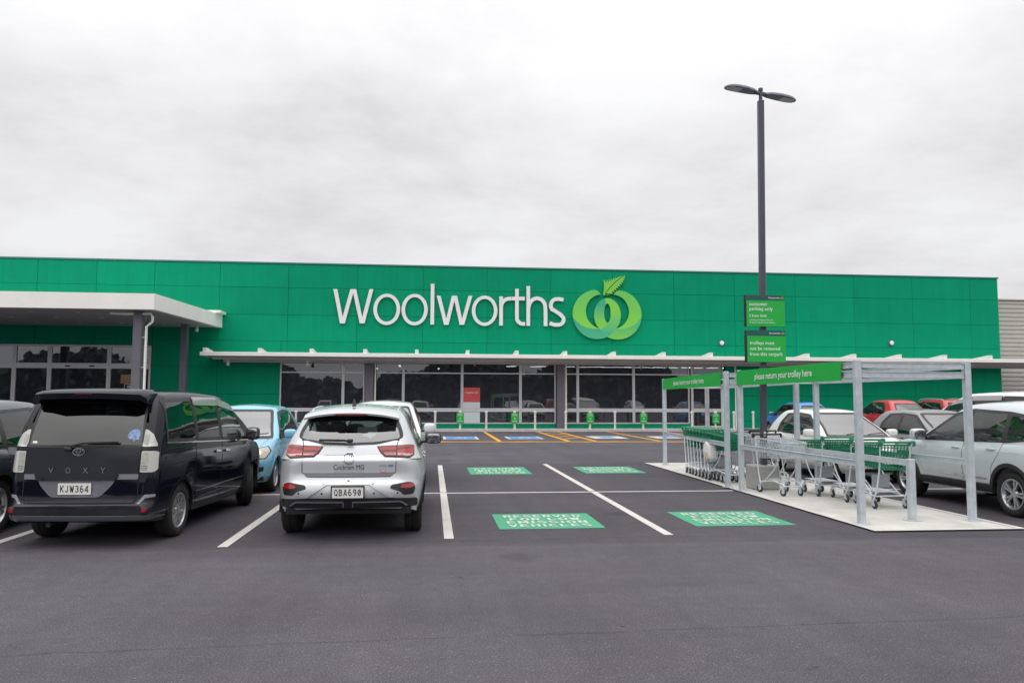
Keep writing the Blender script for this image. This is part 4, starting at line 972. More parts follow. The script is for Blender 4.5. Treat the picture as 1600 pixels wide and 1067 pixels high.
    def glaze(s, view, panes, surround, glass, gname='window', rnd=.03, bandname='window_surround', band=M_TRIM, off=.003):
        """panes: list of polys in one black surround; opens the shell behind"""
        sur = rounded(s.sc(surround, view), rnd*1.3) if surround else None
        pr = [rounded(s.sc(p, view), rnd) for p in panes]
        if sur: s.patch(bandname, view, sur, band, off=off+.003, holes=pr, raw=True, res=.03, skirt=.012)
        for i, p in enumerate(pr):
            g = glass[i] if isinstance(glass, (list, tuple)) else glass
            s.patch(gname, view, inset(p, -.004), g, off=off+.001, raw=True, res=.05, skirt=0)
            s.cutters.append((view, inset(p, -.014 if view in 'BF' else -.006)))
    def seam(s, view, pts, w=.007, parent=None, mat=None, off=.0012, name='panel_gap'):
        q = s.sc(pts, view); o = ribbon([p for p in q], w); return s.patch(name, view, o, mat or M_GAP, off=off, res=.05, skirt=0, raw=True, parent=parent)
    def door(s, poly, handle=None, rnd=.04, strip=None):
        for v in 'LR':
            q = rounded(s.sc(poly, v), rnd)
            s.patch('door_gap', v, inset(q, -.005), M_GAP, off=.001, raw=True, res=.05, skirt=0, holes=[inset(q, .012)])
            d = s.patch('door', v, inset(q, .0015), s.paint, off=.0028, raw=True, res=.045, skirt=.003)
            if handle:
                p, n = s.hit(v, handle[0]*s.k[0], handle[1]*s.k[2]); m = MB()
                blob(m, (p.x, p.y+n.y*.022, p.z), (.095, .013, .017), .5, 14, 8); blob(m, (p.x+.03, p.y+n.y*.004, p.z), (.05, .006, .028), .7); m.build('handle', s.sp.get('handle_mat', s.paint), d, True)
    def finish(s, glass_lid=True):
        V, F = s.V, s.F; C = np.array([V[list(f)].mean(0) for f in F]); Nn = np.zeros_like(C)
        for i, f in enumerate(F):
            a, b, c = V[f[0]], V[f[1]], V[f[2]]; n = np.cross(b-a, c-a); 
            if len(f) == 4: n = n+np.cross(c-a, V[f[3]]-a)
            l = np.linalg.norm(n); Nn[i] = n/l if l > 1e-9 else n
        drop = np.zeros(len(F), bool); idx = np.arange(len(F))
        for view, p in s.cutters:
            ax = {'L': (0, 2), 'R': (0, 2), 'B': (1, 2), 'F': (1, 2)}[view]; ins = pip(C[:, ax[0]], C[:, ax[1]], p)
            side = {'L': C[:, 1] > .3, 'R': C[:, 1] < -.3, 'B': C[:, 0] < s.L*.42, 'F': C[:, 0] > s.L*.4}[view]
            if view in 'BF': side = side & (np.abs(Nn[:, 0]) > .30) & (idx >= s.low)
            else: side = side & (np.abs(Nn[:, 1]) > .38)
            drop |= ins & side
        lid = (idx >= s.nside1) & (idx < s.low)
        g0, g1 = float(s.gxr(0)), float(s.gxf(0)); drop |= lid & (C[:, 0] < g1-.12) & (np.abs(C[:, 1]) < float(s.gw(0))-.04)
        for wx, wz in s.wheels:
            drop |= (np.hypot(C[:, 0]-wx, C[:, 2]-wz) < s.Rw+.062) & (np.abs(C[:, 1]) > s.W-.30) & (idx < s.low)
        Fk = [F[i] for i in range(len(F)) if not drop[i]]
        me_o = mobj('body', V, Fk, s.paint, s.root, True)
        bm = bmesh.new(); bm.from_mesh(me_o.data); bmesh.ops.delete(bm, geom=[v for v in bm.verts if not v.link_faces], context='VERTS')
        bmesh.ops.recalc_face_normals(bm, faces=bm.faces); bm.to_mesh(me_o.data); bm.free()
        try: me_o.data.set_sharp_from_angle(angle=R(50))
        except Exception: pass
        sp = s.sp; kx, ky, kz = s.k
        # arches, wells, wheels
        lipm = sp.get('arch_mat') or s.paint; lw = sp.get('arch_w', .03)
        proto = wheel_proto(round(s.Rw, 3), sp.get('tw', .205), sp.get('rim', 'split'))
        for wi, (wx, wz) in enumerate(s.wheels):
            for v, sd in (('L', 1), ('R', -1)):
                Ro = s.Rw+.062; ao = []
                zmin = float(s.zb(wx))+.005
                a0 = math.degrees(math.asin(max(-1, min(1, (zmin-wz)/(Ro+lw))))); outer = [(wx+(Ro+lw)*math.cos(R(a)), wz+(Ro+lw)*math.sin(R(a))) for a in np.linspace(a0, 180-a0, 30)]
                a1 = math.degrees(math.asin(max(-1, min(1, (zmin-wz)/(Ro-.018))))); inner = [(wx+(Ro-.018)*math.cos(R(a)), wz+(Ro-.018)*math.sin(R(a))) for a in np.linspace(180-a1, a1, 30)]
                s.patch('wheel_arch', v, outer+inner, lipm, off=sp.get('arch_off', .006), raw=True, res=.05, skirt=.05)
                m = MB(); pr = []
                for a in np.linspace(a1, 180-a1, 20): pr.append((wx+(Ro-.004)*math.cos(R(a)), wz+(Ro-.004)*math.sin(R(a))))
                y0, y1 = sd*(s.W-.02), sd*(s.W-.36); b = len(m.v)
                for x, z in pr: m.v += [(x, y0*.985, z), (x, y1, z)]
                for i in range(len(pr)-1): m.f.append((b+2*i, b+2*i+1, b+2*i+3, b+2*i+2)); m.mi.append(0)
                m.f.append(tuple(b+2*i+1 for i in range(len(pr)))); m.mi.append(0)
                m.build('wheel_well', M_UNDER, s.root)
                w = empty('wheel', (wx, sd*(s.W-sp.get('tw', .205)/2-sp.get('wheel_in', .035)), s.Rw), parent=s.root)
                st = sp.get('steer', 0) if wi == 1 else 0
                w.rotation_euler = (0, 0, (0 if sd > 0 else math.pi)+R(st))
                for nm, me in zip(('tyre', 'rim', 'rim_shade_disc'), proto):
                    o = bpy.data.objects.new(nm, me); COL.objects.link(o); o.parent = w; o.rotation_euler = (0, random.uniform(0, 6.28), 0)
        # floor pan and cabin
        m = MB(); zf = float(s.zb(s.L*.5)); m.box(.16*kx, s.L-.2, -s.W+.16, s.W-.16, zf+.03, zf+.10); m.box(s.wheels[0][0]-.06, s.wheels[0][0]+.06, -s.W+.2, s.W-.2, s.Rw-.05, s.Rw+.05); m.build('underbody', M_UNDER, s.root)
        belt = float(s.gb(s.L*.45)); gw0 = float(s.gw(0)); x0, x1 = g0+.18, g1-.15
        m = MB(); m.box(x0, x1, -gw0+.10, gw0-.10, zf+.12, zf+.16); m.box(x0, x1, -gw0+.045, -gw0+.09, zf+.161, belt+.01); m.box(x0, x1, gw0-.09, gw0-.045, zf+.161, belt+.01)
        m.prism([(x1-.45, belt-.28), (x1-.02, belt-.28), (x1+.05, belt-.03), (x1-.25, belt+.02), (x1-.42, belt-.06)], -gw0+.1, gw0-.1, lambda a, b, h: (a, h, b)); m.build('cabin', M_INT, s.root)
        gtop = s.gt(np.linspace(float(s.gxr(1)), float(s.gxf(1)), 12)); xs = np.linspace(float(s.gxr(1))+.1, float(s.gxf(1))-.06, 12); w1 = float(s.gw(1))
        m = MB(); m.add([(x, sd*w1*.96, float(s.gt(x))-.03) for x in xs for sd in (-1, 1)], [(2*i, 2*i+1, 2*i+3, 2*i+2) for i in range(11)]); m.build('headliner', M_LINER, s.root)
        sx = sp.get('seats', [1.15, 2.15])
        for i, x in enumerate(sx):
            for y in ((-.36, .36) if i else (-.36, 0.02, .40)):
                x_, y_ = x*kx, y*ky*.98; m = MB(); blob(m, (x_+.24, y_, belt-.42), (.27, .23, .09), .5); blob(m, (x_-.06, y_, belt-.10), (.08, .23, .36), .45, shear=(-.25, 0)); blob(m, (x_-.16, y_, belt+.33), (.05, .12, .085), .6); m.build('seat', M_SEAT, s.root, True)
        m = MB(); m.tube([(x1-.52+.05*math.cos(a), .36*ky*-1+.17*math.sin(a), belt-.02+.17*math.cos(a)) for a in np.linspace(0, 6.283, 21)[:-1]], .014, 8, closed=True); m.build('steering_wheel', M_TRIM, s.root, True)
        for yy in (() if s.sp.get('L') != 4.31 else (0.05,)):
            m = MB(); blob(m, (x1-.62*0-.55, yy, float(s.gt(x1-.9))-.10), (.015, .085, .022), .6); m.build('interior_mirror', M_TRIM, s.root, True)
    def mirrors(s, x, z, mat=None, size=(.075, .115, .085), out=.10, glassdir=-1):
        x, z = x*s.k[0], z*s.k[2]
        for v, sd in (('L', 1), ('R', -1)):
            p, n = s.hit(v, x, z); m = MB(); c = (p.x-.02, p.y+sd*(size[1]+out*.55), z+.045); blob(m, c, size, .55, 18, 12)
            o = m.build('wing_mirror', mat or s.paint, s.root, True, 60)
            m = MB(); m.tube([(p.x+.03, p.y-sd*.03, z-.02), (p.x+.01, p.y+sd*.07, z-.01), (p.x-.01, p.y+sd*out, z+.02)], .022, 8); m.build('mirror_arm', M_TRIM, o, True)
            m = MB(); blob(m, (c[0]-size[0]*.86, c[1], c[2]), (.018, size[1]*.86, size[2]*.82), .55); m.build('mirror_glass', M_MIRR, o, True)
    def plate(s, view, y, z, txt, w=.36, h=.125, off=.012, frame=False, dark=False):
        p, n = s.hit(view, y, z); sd = -1 if view == 'B' else 1; x = p.x+sd*off
        m = MB(); m.prism(rounded([(y-w/2, z-h/2), (y+w/2, z-h/2), (y+w/2, z+h/2), (y-w/2, z+h/2)], .008, 3), x, x-sd*.008, lambda a, b, hh: (hh, a, b)); o = m.build('number_plate', M_PLATE, s.root)
        if frame: 
            m = MB(); q = .013; 
            for a in ((y-w/2-q, y+w/2+q, z+h/2+.0005, z+h/2+q), (y-w/2-q, y+w/2+q, z-h/2-q, z-h/2-.0005), (y-w/2-q, y-w/2-.0005, z-h/2, z+h/2), (y+w/2+.0005, y+w/2+q, z-h/2, z+h/2)): m.box(min(x-sd*.02, x+sd*.004), max(x-sd*.02, x+sd*.004), a[0], a[1], a[2], a[3])
            m.build('plate_frame', M_TRIM, o)
        block_text('lettering', txt, M_INK, o, lambda a, b, c: (x+sd*.0015, y+sd*a, z+b), w*.86, h*.62, .15, .20)
        return o
    def place(s, x, y, heading, label, cat, group='cars parked in the bays'):
        """rear bumper centre at (x, y); heading in degrees clockwise from +Y"""
        s.root.location = (x, y, 0); s.root.rotation_euler = (0, 0, R(90-heading)); tag(s.root, label, cat, group); return s.root

# ---- body templates (metres; x from the rear bumper forward, z up)
HATCH = dict(L=4.06, W=.848, zb=[(0, .27), (.5, .23), (3.4, .20), (4.06, .20)], zt=[(0, .93), (.6, .95), (1.6, .90), (2.7, .885), (3.05, .90), (3.6, .82), (4.06, .70)],
    XR=[(.25, .10), (.38, .02), (.52, 0), (.62, .03), (.70, .07), (.93, .12)], XF=[(.2, 3.93), (.32, 4.03), (.5, 4.06), (.62, 4.02), (.68, 3.95), (.72, 3.82)],
    sec=[(0, .90), (.12, .955), (.4, .995), (.6, 1.0), (.8, .985), (.92, .96), (1, .915)], plan=[(0, .93), (.5, .99), (1.0, 1), (2.8, 1), (3.4, .985), (4.06, .90)], crown=[(0, .02), (3.0, .035), (4.06, .05)],
    rr=.30, rf=.38, br=.10, bf=.16, gb=[(0, .86), (4.06, .83)], gt=[(0, 1.33), (.6, 1.41), (1.4, 1.455), (2.0, 1.43), (2.5, 1.37)], gcrown=.045,
    gXR=[(0, .16), (.4, .26), (.8, .48), (1, .66)], gXF=[(0, 3.18), (.5, 2.74), (1, 2.12)], gw=[(0, .80), (.25, .765), (.7, .655), (.92, .585), (1, .53)], grr=.20, grf=.12, gbr=.06, gbf=.07,
    wheels=[(.72, .30), (3.29, .30)], Rw=.305, seats=[1.0, 1.95], rim='split')
def hatch(name, paint, scale=(1, 1, 1), fine=True, rim='split', rear_glass=M_PRIV, front_glass=M_CGLASS, head=M_HEAD, wscr=M_WSCR):
    sp = dict(HATCH, scale=scale, rim=rim); c = Car(name, sp, paint, fine)
    c.glaze('L', [[(.95, .955), (1.62, .935), (1.60, 1.345), (1.18, 1.33), (1.0, 1.16)], [(1.70, .93), (2.60, .915), (2.77, .93), (2.10, 1.315), (1.70, 1.35)]], [(.84, .925), (2.93, .892), (2.86, .95), (2.14, 1.36), (1.65, 1.398), (1.10, 1.372), (.89, 1.17)], [rear_glass, front_glass])
    c.glaze('R', [[(.95, .955), (1.62, .935), (1.60, 1.345), (1.18, 1.33), (1.0, 1.16)], [(1.70, .93), (2.60, .915), (2.77, .93), (2.10, 1.315), (1.70, 1.35)]], [(.84, .925), (2.93, .892), (2.86, .95), (2.14, 1.36), (1.65, 1.398), (1.10, 1.372), (.89, 1.17)], [rear_glass, front_glass])
    c.glaze('F', [[(-.64, .94), (.64, .94), (.47, 1.36), (-.47, 1.36)]], [(-.70, .905), (.70, .905), (.515, 1.40), (-.515, 1.40)], wscr, 'windscreen', .04)
    c.glaze('B', [[(-.56, 1.02), (.56, 1.02), (.46, 1.31), (-.46, 1.31)]], [(-.61, .99), (.61, .99), (.50, 1.345), (-.50, 1.345)], rear_glass, 'rear_window', .06)
    c.door([(1.12, .30), (1.68, .28), (1.68, .925), (.92, .95), (.98, .72), (1.10, .55)], (1.2, .83)); c.door([(1.70, .28), (2.78, .27), (2.86, .50), (2.88, .90), (1.70, .92)], (1.84, .82))
    c.seam('T', [(2.98, -.60), (3.3, -.66), (3.78, -.60)]); c.seam('T', [(2.98, .60), (3.3, .66), (3.78, .60)]); 
    for sd in (-1, 1):
        h = c.patch('head_light', 'F', [(sd*.40, .66), (sd*.46, .72), (sd*.72, .79), (sd*.77, .72), (sd*.72, .61), (sd*.5, .60)], head, off=.008, rnd=.02, res=.04)
        c.patch('lamp_bowl', 'F', ellipse(sd*.60, .685, .048, .042, 16), M_CHROME, off=.0105, skirt=.003, res=.03, parent=h); c.patch('lamp_lens', 'F', ellipse(sd*.60, .685, .024, .021, 12), M_TRIM, off=.013, skirt=.003, res=.03, parent=h); c.patch('indicator_lamp', 'F', ellipse(sd*.70, .735, .032, .03, 14), M_CLEAR, off=.0105, skirt=.003, res=.03, parent=h)
        c.patch('head_light_rim', 'F', [(sd*.385, .655), (sd*.45, .735), (sd*.73, .805), (sd*.79, .72), (sd*.73, .595), (sd*.5, .585)], M_TRIM, off=.003, rnd=.02, res=.04)
        c.patch('tail_light', 'B', [(sd*.50, .76), (sd*.46, .86), (sd*.60, .97), (sd*.72, .96), (sd*.74, .80), (sd*.66, .74)], M_RED, off=.008, rnd=.03, res=.04)
        c.patch('fog_light', 'F', [(sd*.56, .36), (sd*.70, .40), (sd*.70, .47), (sd*.55, .45)], M_TRIM, off=.004, rnd=.02)
    c.patch('grille', 'F', [(-.42, .36), (.42, .36), (.36, .60), (-.36, .60)], M_TRIM, off=.004, rnd=.08); c.patch('lower_grille', 'F', [(-.46, .25), (.46, .25), (.42, .32), (-.42, .32)], M_TRIM, off=.004, rnd=.03)
    c.patch('rear_valance', 'B', [(-.62, .28), (.62, .28), (.58, .42), (-.58, .42)], M_TRIM, off=.004, rnd=.05)
    c.seam('B', [(-.60, 1.0), (-.58, .70), (-.52, .62), (.52, .62), (.58, .70), (.60, 1.0)], .009)
    c.mirrors(2.74, .93); c.plate('F', 0, .47*scale[2], 'LKP308'); 
    m = MB(); 
    for y in (-.3, .18): m.tube([(3.10*scale[0], y, .955*scale[2]), (3.03*scale[0], y+.22, .975*scale[2]), (2.98*scale[0], y+.42, .985*scale[2])], .010, 6)
    m.build('wiper', M_TRIM, c.root, True)
    c.finish(); return c

SUV = dict(L=4.52, W=.92, zb=[(0, .36), (.5, .30), (3.6, .28), (4.52, .26)], zt=[(0, 1.02), (.6, 1.06), (1.6, 1.03), (2.9, 1.00), (3.3, 1.03), (3.95, .96), (4.52, .80)],
    XR=[(.35, .12), (.45, .03), (.6, 0), (.72, .03), (.80, .07), (1.02, .12)], XF=[(.26, 4.36), (.4, 4.48), (.58, 4.52), (.70, 4.48), (.76, 4.40), (.82, 4.26)],
    sec=[(0, .92), (.12, .96), (.4, .985), (.62, 1.0), (.8, .99), (.92, .965), (1, .93)], plan=[(0, .93), (.5, .99), (1.0, 1), (3.2, 1), (3.8, .985), (4.52, .88)], crown=[(0, .02), (3.4, .04), (4.52, .06)],
    rr=.28, rf=.40, br=.09, bf=.18, gb=[(0, .98), (4.52, .95)], gt=[(0, 1.52), (.6, 1.60), (1.6, 1.645), (2.2, 1.62), (2.8, 1.54)], gcrown=.05,
    gXR=[(0, .16), (.4, .24), (.8, .38), (1, .52)], gXF=[(0, 3.50), (.5, 3.02), (1, 2.34)], gw=[(0, .875), (.25, .835), (.7, .72), (.92, .64), (1, .58)], grr=.20, grf=.13, gbr=.06, gbf=.08,
    wheels=[(.92, .345), (3.62, .345)], Rw=.352, tw=.235, seats=[1.25, 2.25], rim='split', arch_mat=M_TRIM, arch_w=.04, arch_off=.008)
def suv(name, paint, scale=(1, 1, 1), fine=True, rear_glass=M_PRIV, rails=False, clad=True):
    sp = dict(SUV, scale=scale)
    if not clad: sp['arch_mat'] = None
    c = Car(name, sp, paint, fine)
    for v in 'LR':
        c.glaze(v, [[(.50, 1.15), (1.02, 1.10), (1.06, 1.46), (.82, 1.45)], [(1.12, 1.09), (1.94, 1.065), (1.94, 1.525), (1.16, 1.49)], [(2.02, 1.06), (2.92, 1.045), (3.05, 1.07), (2.38, 1.45), (2.02, 1.525)]],
                [(.40, 1.13), (1.02, 1.07), (3.20, 1.02), (3.13, 1.07), (2.41, 1.495), (1.98, 1.565), (1.12, 1.53), (.80, 1.49)], [rear_glass, rear_glass, M_CGLASS])
    c.glaze('F', [[(-.72, 1.07), (.72, 1.07), (.53, 1.53), (-.53, 1.53)]], [(-.77, 1.04), (.77, 1.04), (.56, 1.57), (-.56, 1.57)], M_WSCR, 'windscreen', .04)
    c.glaze('B', [[(-.60, 1.14), (.60, 1.14), (.50, 1.49), (-.50, 1.49)]], [(-.66, 1.10), (.66, 1.10), (.55, 1.53), (-.55, 1.53)], rear_glass, 'rear_window', .06)
    c.door([(1.36, .44), (1.98, .44), (1.98, 1.06), (1.08, 1.075), (1.14, .90), (1.30, .70)], (1.30, .965)); c.door([(2.00, .44), (3.04, .44), (3.12, .62), (3.12, 1.03), (2.00, 1.055)], (2.16, .95))
    c.both('sill_cladding', [(1.34, .31), (3.20, .31), (3.16, .43), (1.38, .43)], M_TRIM, off=.008, rnd=.02)
    c.both('door_moulding', [(1.42, .50), (3.0, .50), (3.0, .525), (1.42, .525)], M_CHROME if clad else paint, off=.009, rnd=.01)
    c.both('crease', [(.7, .93), (3.4, .915), (3.4, .925), (.7, .945)], paint, off=.006)
    for sd in (-1, 1):
        c.patch('head_light', 'F', [(sd*.42, .78), (sd*.60, .84), (sd*.82, .93), (sd*.84, .84), (sd*.74, .74), (sd*.5, .72)], M_HEAD, off=.008, rnd=.02, res=.04)
        c.patch('tail_light', 'B', [(sd*.42, .94), (sd*.44, 1.03), (sd*.78, 1.06), (sd*.80, .92), (sd*.62, .89)], M_RED, off=.008, rnd=.03, res=.04)
        c.patch('front_bumper_insert', 'F', [(sd*.5, .42), (sd*.76, .46), (sd*.76, .56), (sd*.5, .52)], M_TRIM, off=.004, rnd=.03)
    c.both('head_light', [(4.02, .83), (4.14, .90), (3.86, .95), (3.82, .93)], M_HEAD, off=.007, rnd=.015, res=.04)
    c.both('tail_light', [(.16, .93), (.16, 1.04), (.52, 1.06), (.42, .95)], M_RED, off=.007, rnd=.02, res=.04)
    c.both('side_vent', [(3.36, .905), (3.56, .90), (3.50, .935), (3.38, .935)], M_TRIM, off=.006, rnd=.015)
    c.patch('grille', 'F', [(-.52, .48), (.52, .48), (.46, .72), (-.46, .72)], M_TRIM, off=.004, rnd=.06)
    c.patch('lower_grille', 'F', [(-.62, .30), (.62, .30), (.56, .40), (-.56, .40)], M_TRIM, off=.004, rnd=.03)
    c.patch('rear_valance', 'B', [(-.72, .37), (.72, .37), (.68, .55), (-.68, .55)], M_TRIM, off=.005, rnd=.05)
    c.seam('B', [(-.68, 1.1), (-.66, .82), (-.58, .74), (.58, .74), (.66, .82), (.68, 1.1)], .009)
    c.mirrors(3.02, 1.075, size=(.085, .12, .095)); c.plate('B', 0, .84*scale[2], 'MWR417'); c.plate('F', 0, .50*scale[2], 'MWR417')
    if rails:
        for sd in (-1, 1):
            xs = np.linspace(.75, 2.35, 12)*scale[0]; m = MB(); m.tube([(xs[0]-.1, sd*.60*scale[1], float(c.gt(xs[0]))-.03)]+[(x, sd*.605*scale[1], float(c.gt(x))+.055) for x in xs]+[(xs[-1]+.12, sd*.60*scale[1], float(c.gt(xs[-1]))-.03)], .017, 8); m.build('roof_rail', M_GALV, c.root, True)
    c.finish(); return c

VAN = dict(L=4.52, W=.848, zb=[(0, .30), (.5, .26), (3.8, .24), (4.52, .24)], zt=[(0, 1.13), (1.5, 1.115), (2.9, 1.05), (3.6, 1.0), (3.9, .975), (4.25, .88), (4.52, .78)],
    XR=[(.29, .06), (.34, .01), (.39, 0), (.46, .0), (.49, .05), (.75, .08), (1.13, .13)], XF=[(.24, 4.38), (.4, 4.49), (.55, 4.52), (.68, 4.49), (.75, 4.40), (.80, 4.26)],
    sec=[(0, .93), (.1, .965), (.4, .99), (.62, 1.0), (.85, .995), (.95, .985), (1, .965)], plan=[(0, .93), (.35, .975), (1.0, 1), (3.4, 1), (3.9, .985), (4.52, .90)], crown=[(0, .005), (3.5, .03), (4.52, .05)],
    rr=.13, rf=.34, br=.05, bf=.16, gb=[(0, 1.07), (3.4, .98), (4.52, .92)], gt=[(0, 1.66), (.3, 1.70), (1.4, 1.735), (2.3, 1.715), (3.0, 1.62)], gcrown=.04,
    gXR=[(0, .135), (.4, .21), (.8, .33), (1, .44)], gXF=[(0, 4.02), (.35, 3.72), (.7, 3.25), (1, 2.66)], gw=[(0, .835), (.2, .825), (.6, .785), (.88, .735), (.96, .70), (1, .64)], grr=.12, grf=.26, gbr=.04, gbf=.12,
    wheels=[(.86, .31), (3.68, .31)], Rw=.312, tw=.20, seats=[.95, 1.7, 2.6], rim='mesh', arch_w=.022, gplan=[(0, .95), (.5, .985), (1.0, 1), (4.52, 1)])
def van(name, paint, scale=(1, 1, 1), fine=True, rear_glass=M_PRIV, hero=False, front=M_CGLASS, steer=0):
    sp = dict(VAN, scale=scale, steer=steer, handle_mat=M_CHROME if hero else paint); c = Car(name, sp, paint, fine)
    q1, q2, q3 = [(.44, 1.185), (1.26, 1.165), (1.20, 1.625), (.47, 1.61)], [(1.36, 1.16), (2.14, 1.135), (2.08, 1.62), (1.30, 1.63)], [(2.26, 1.13), (3.10, 1.085), (3.28, 1.12), (2.74, 1.51), (2.20, 1.61)]
    for v in 'LR':
        c.glaze(v, [q1], [(.40, 1.15), (1.295, 1.135), (1.235, 1.665), (.43, 1.645)], rear_glass); c.glaze(v, [q2], [(1.305, 1.135), (2.19, 1.105), (2.13, 1.66), (1.245, 1.665)], rear_glass)
        c.glaze(v, [q3], [(2.20, 1.10), (3.62, 1.03), (3.50, 1.10), (2.80, 1.55), (2.14, 1.655)], front)
        c.patch('window_visor', v, [(1.28, 1.67), (2.14, 1.665), (2.15, 1.56), (1.27, 1.57)], pmat('visor_smoke', (.30, .29, .31), .15, coat=1), off=.022, rnd=.02, res=.05)
        c.patch('window_visor', v, [(2.16, 1.66), (2.74, 1.565), (2.86, 1.45), (2.70, 1.485), (2.17, 1.555)], MATS['visor_smoke'], off=.022, rnd=.02, res=.05)
    c.patch('belt_moulding', 'R', [(.40, 1.138), (3.5, 1.022), (3.5, 1.036), (.40, 1.154)], M_CHROME, off=.008, skirt=.01); c.patch('belt_moulding', 'L', [(.40, 1.138), (3.5, 1.022), (3.5, 1.036), (.40, 1.154)], M_CHROME, off=.008, skirt=.01)
    c.glaze('F', [[(-.68, 1.03), (.68, 1.03), (.54, 1.52), (-.54, 1.52)]], [(-.74, 1.0), (.74, 1.0), (.58, 1.57), (-.58, 1.57)], M_WSCR, 'windscreen', .04)
    c.glaze('B', [[(-.625, 1.135), (.625, 1.135), (.58, 1.60), (-.58, 1.60)]], [(-.65, 1.11), (.65, 1.11), (.605, 1.63), (-.605, 1.63)], rear_glass, 'rear_window', .03)
    c.door([(1.30, .34), (2.20, .34), (2.20, 1.095), (1.24, 1.125), (1.26, .70), (1.28, .50)], (2.02, .945)); c.door([(2.215, .34), (3.22, .34), (3.30, .62), (3.36, 1.02), (2.215, 1.09)], (2.40, .935))
    c.both('door_moulding', [(1.24, .455), (3.24, .455), (3.24, .50), (1.24, .50)], paint, off=.018, rnd=.015, skirt=.02); c.both('moulding_highlight', [(1.26, .492), (3.22, .492), (3.22, .498), (1.26, .498)], M_CHROME, off=.020, skirt=.004)
    c.both('rail_track', [(.30, .885), (1.22, .885), (1.22, .897), (.30, .897)], M_GAP, off=.0015, skirt=0)
    c.both('body_crease', [(1.26, .70), (3.35, .735), (3.35, .745), (1.26, .712)], paint, off=.008)
    for sd in (-1, 1):
        c.patch('head_light', 'F', [(sd*.38, .66), (sd*.44, .77), (sd*.72, .84), (sd*.76, .72), (sd*.68, .62)], M_HEAD, off=.008, rnd=.02, res=.04)
        if not hero: c.patch('tail_light', 'B', [(sd*.66, .75), (sd*.66, 1.25), (sd*.77, 1.20), (sd*.82, 1.0), (sd*.82, .75)], M_RED, off=.008, rnd=.02, res=.04)
    c.patch('grille', 'F', [(-.40, .52), (.40, .52), (.36, .72), (-.36, .72)], M_CHROME, off=.004, rnd=.04); c.patch('lower_grille', 'F', [(-.55, .28), (.55, .28), (.5, .42), (-.5, .42)], M_TRIM, off=.004, rnd=.04)
    c.mirrors(3.22, 1.09, M_TRIM if hero else None, size=(.07, .10, .095), out=.08)
    return c
# ------------------------------------------------------------------ hero van (left)
P_BLACK = carpaint('paint_black', (0.005, 0.006, 0.012), 0.0, 0.25, coat=.75, spec=0.0)
P_SILVER = carpaint('paint_silver', (0.58, 0.60, 0.62), 0.45, 0.36, flake=.04)
P_WSILV = carpaint('paint_pale_silver', (0.60, 0.645, 0.665), 0.25, 0.36, flake=.03)
P_WHITE = carpaint('paint_white', (0.74, 0.73, 0.71), 0.0, 0.35)
P_WHITE2 = carpaint('paint_white_cool', (0.66, 0.68, 0.70), 0.1, 0.35)
P_LBLUE = carpaint('paint_pale_blue', (0.20, 0.49, 0.66), 0.3, 0.36, flake=.03)
P_BLUE = carpaint('paint_blue', (0.012, 0.20, 0.62), 0.2, 0.35)
P_RED = carpaint('paint_red', (0.52, 0.022, 0.028), 0.1, 0.35)
P_RED2 = carpaint('paint_red_dark', (0.46, 0.028, 0.035), 0.1, 0.35)
P_GREY = carpaint('paint_grey', (0.20, 0.19, 0.215), 0.4, 0.36, flake=.04)
P_DGREEN = carpaint('paint_dark_green', (0.035, 0.055, 0.065), 0.4, 0.36)

v1 = van('parked_van', P_BLACK, hero=True, steer=24)
c = v1
for sd in (-1, 1):
    c.patch('tail_light', 'B', [(sd*.638, .83), (sd*.638, 1.065), (sd*.755, 1.065), (sd*.795, 1.055), (sd*.798, .86), (sd*.77, .83)], M_CLEAR, off=.010, rnd=.015, res=.03)
    c.patch('upper_tail_light', 'B', [(sd*.638, 1.115), (sd*.638, 1.305), (sd*.67, 1.30), (sd*.73, 1.25), (sd*.775, 1.14), (sd*.778, 1.115)], M_CLEAR, off=.010, rnd=.012, res=.03)
    c.patch('lamp_cell', 'B', [(sd*.648, .915), (sd*.648, 1.05), (sd*.71, 1.05), (sd*.71, .915)], pmat('lamp_cell_grey', (.34, .35, .31), .2, coat=1, noise=(40, .25)), off=.0125, rnd=.008, res=.03)
    c.patch('lamp_cell', 'B', [(sd*.648, 1.13), (sd*.648, 1.25), (sd*.695, 1.25), (sd*.695, 1.13)], MATS['lamp_cell_grey'], off=.0125, rnd=.008, res=.03)
    for z in (.855, .875, .895): c.patch('lamp_rib', 'B', [(sd*.645, z), (sd*.645, z+.006), (sd*.71, z+.006), (sd*.71, z)], M_TRIM, off=.0125, skirt=.002)
    c.patch('bumper_step', 'B', [(sd*.63, .485), (sd*.70, .585), (sd*.79, .585), (sd*.79, .555), (sd*.71, .547), (sd*.66, .48)], pmat('bumper_step_grey', (.25, .25, .28), .4), off=.006, rnd=.006, res=.04)
    p, n = c.hit('B', sd*.72, .42); m = MB(); m.lathe([(0, -.010), (.026, -.008), (.032, -.002), (.032, .02)], 18, 'x', (p.x-.004, p.y, p.z)); m.build('reflector', pmat('reflector_red', (.30, .01, .015), .3, coat=.6), c.root, True)
    m = MB(); m.lathe([(.033, -.010), (.041, -.005), (.043, .02)], 18, 'x', (p.x-.002, p.y, p.z)); m.build('reflector_bezel', M_TRIM, c.root, True)
tg = c.patch('tailgate', 'B', [(-.618, .56), (-.58, .498), (.58, .498), (.618, .56), (.625, 1.105), (-.625, 1.105)], P_BLACK, off=.006, rnd=.03, skirt=.008, res=.05)
c.seam('B', [(-.612, 1.62), (-.634, 1.10), (-.628, .555), (-.59, .49), (.59, .49), (.628, .555), (.634, 1.10), (.612, 1.62)], .011, off=.002)
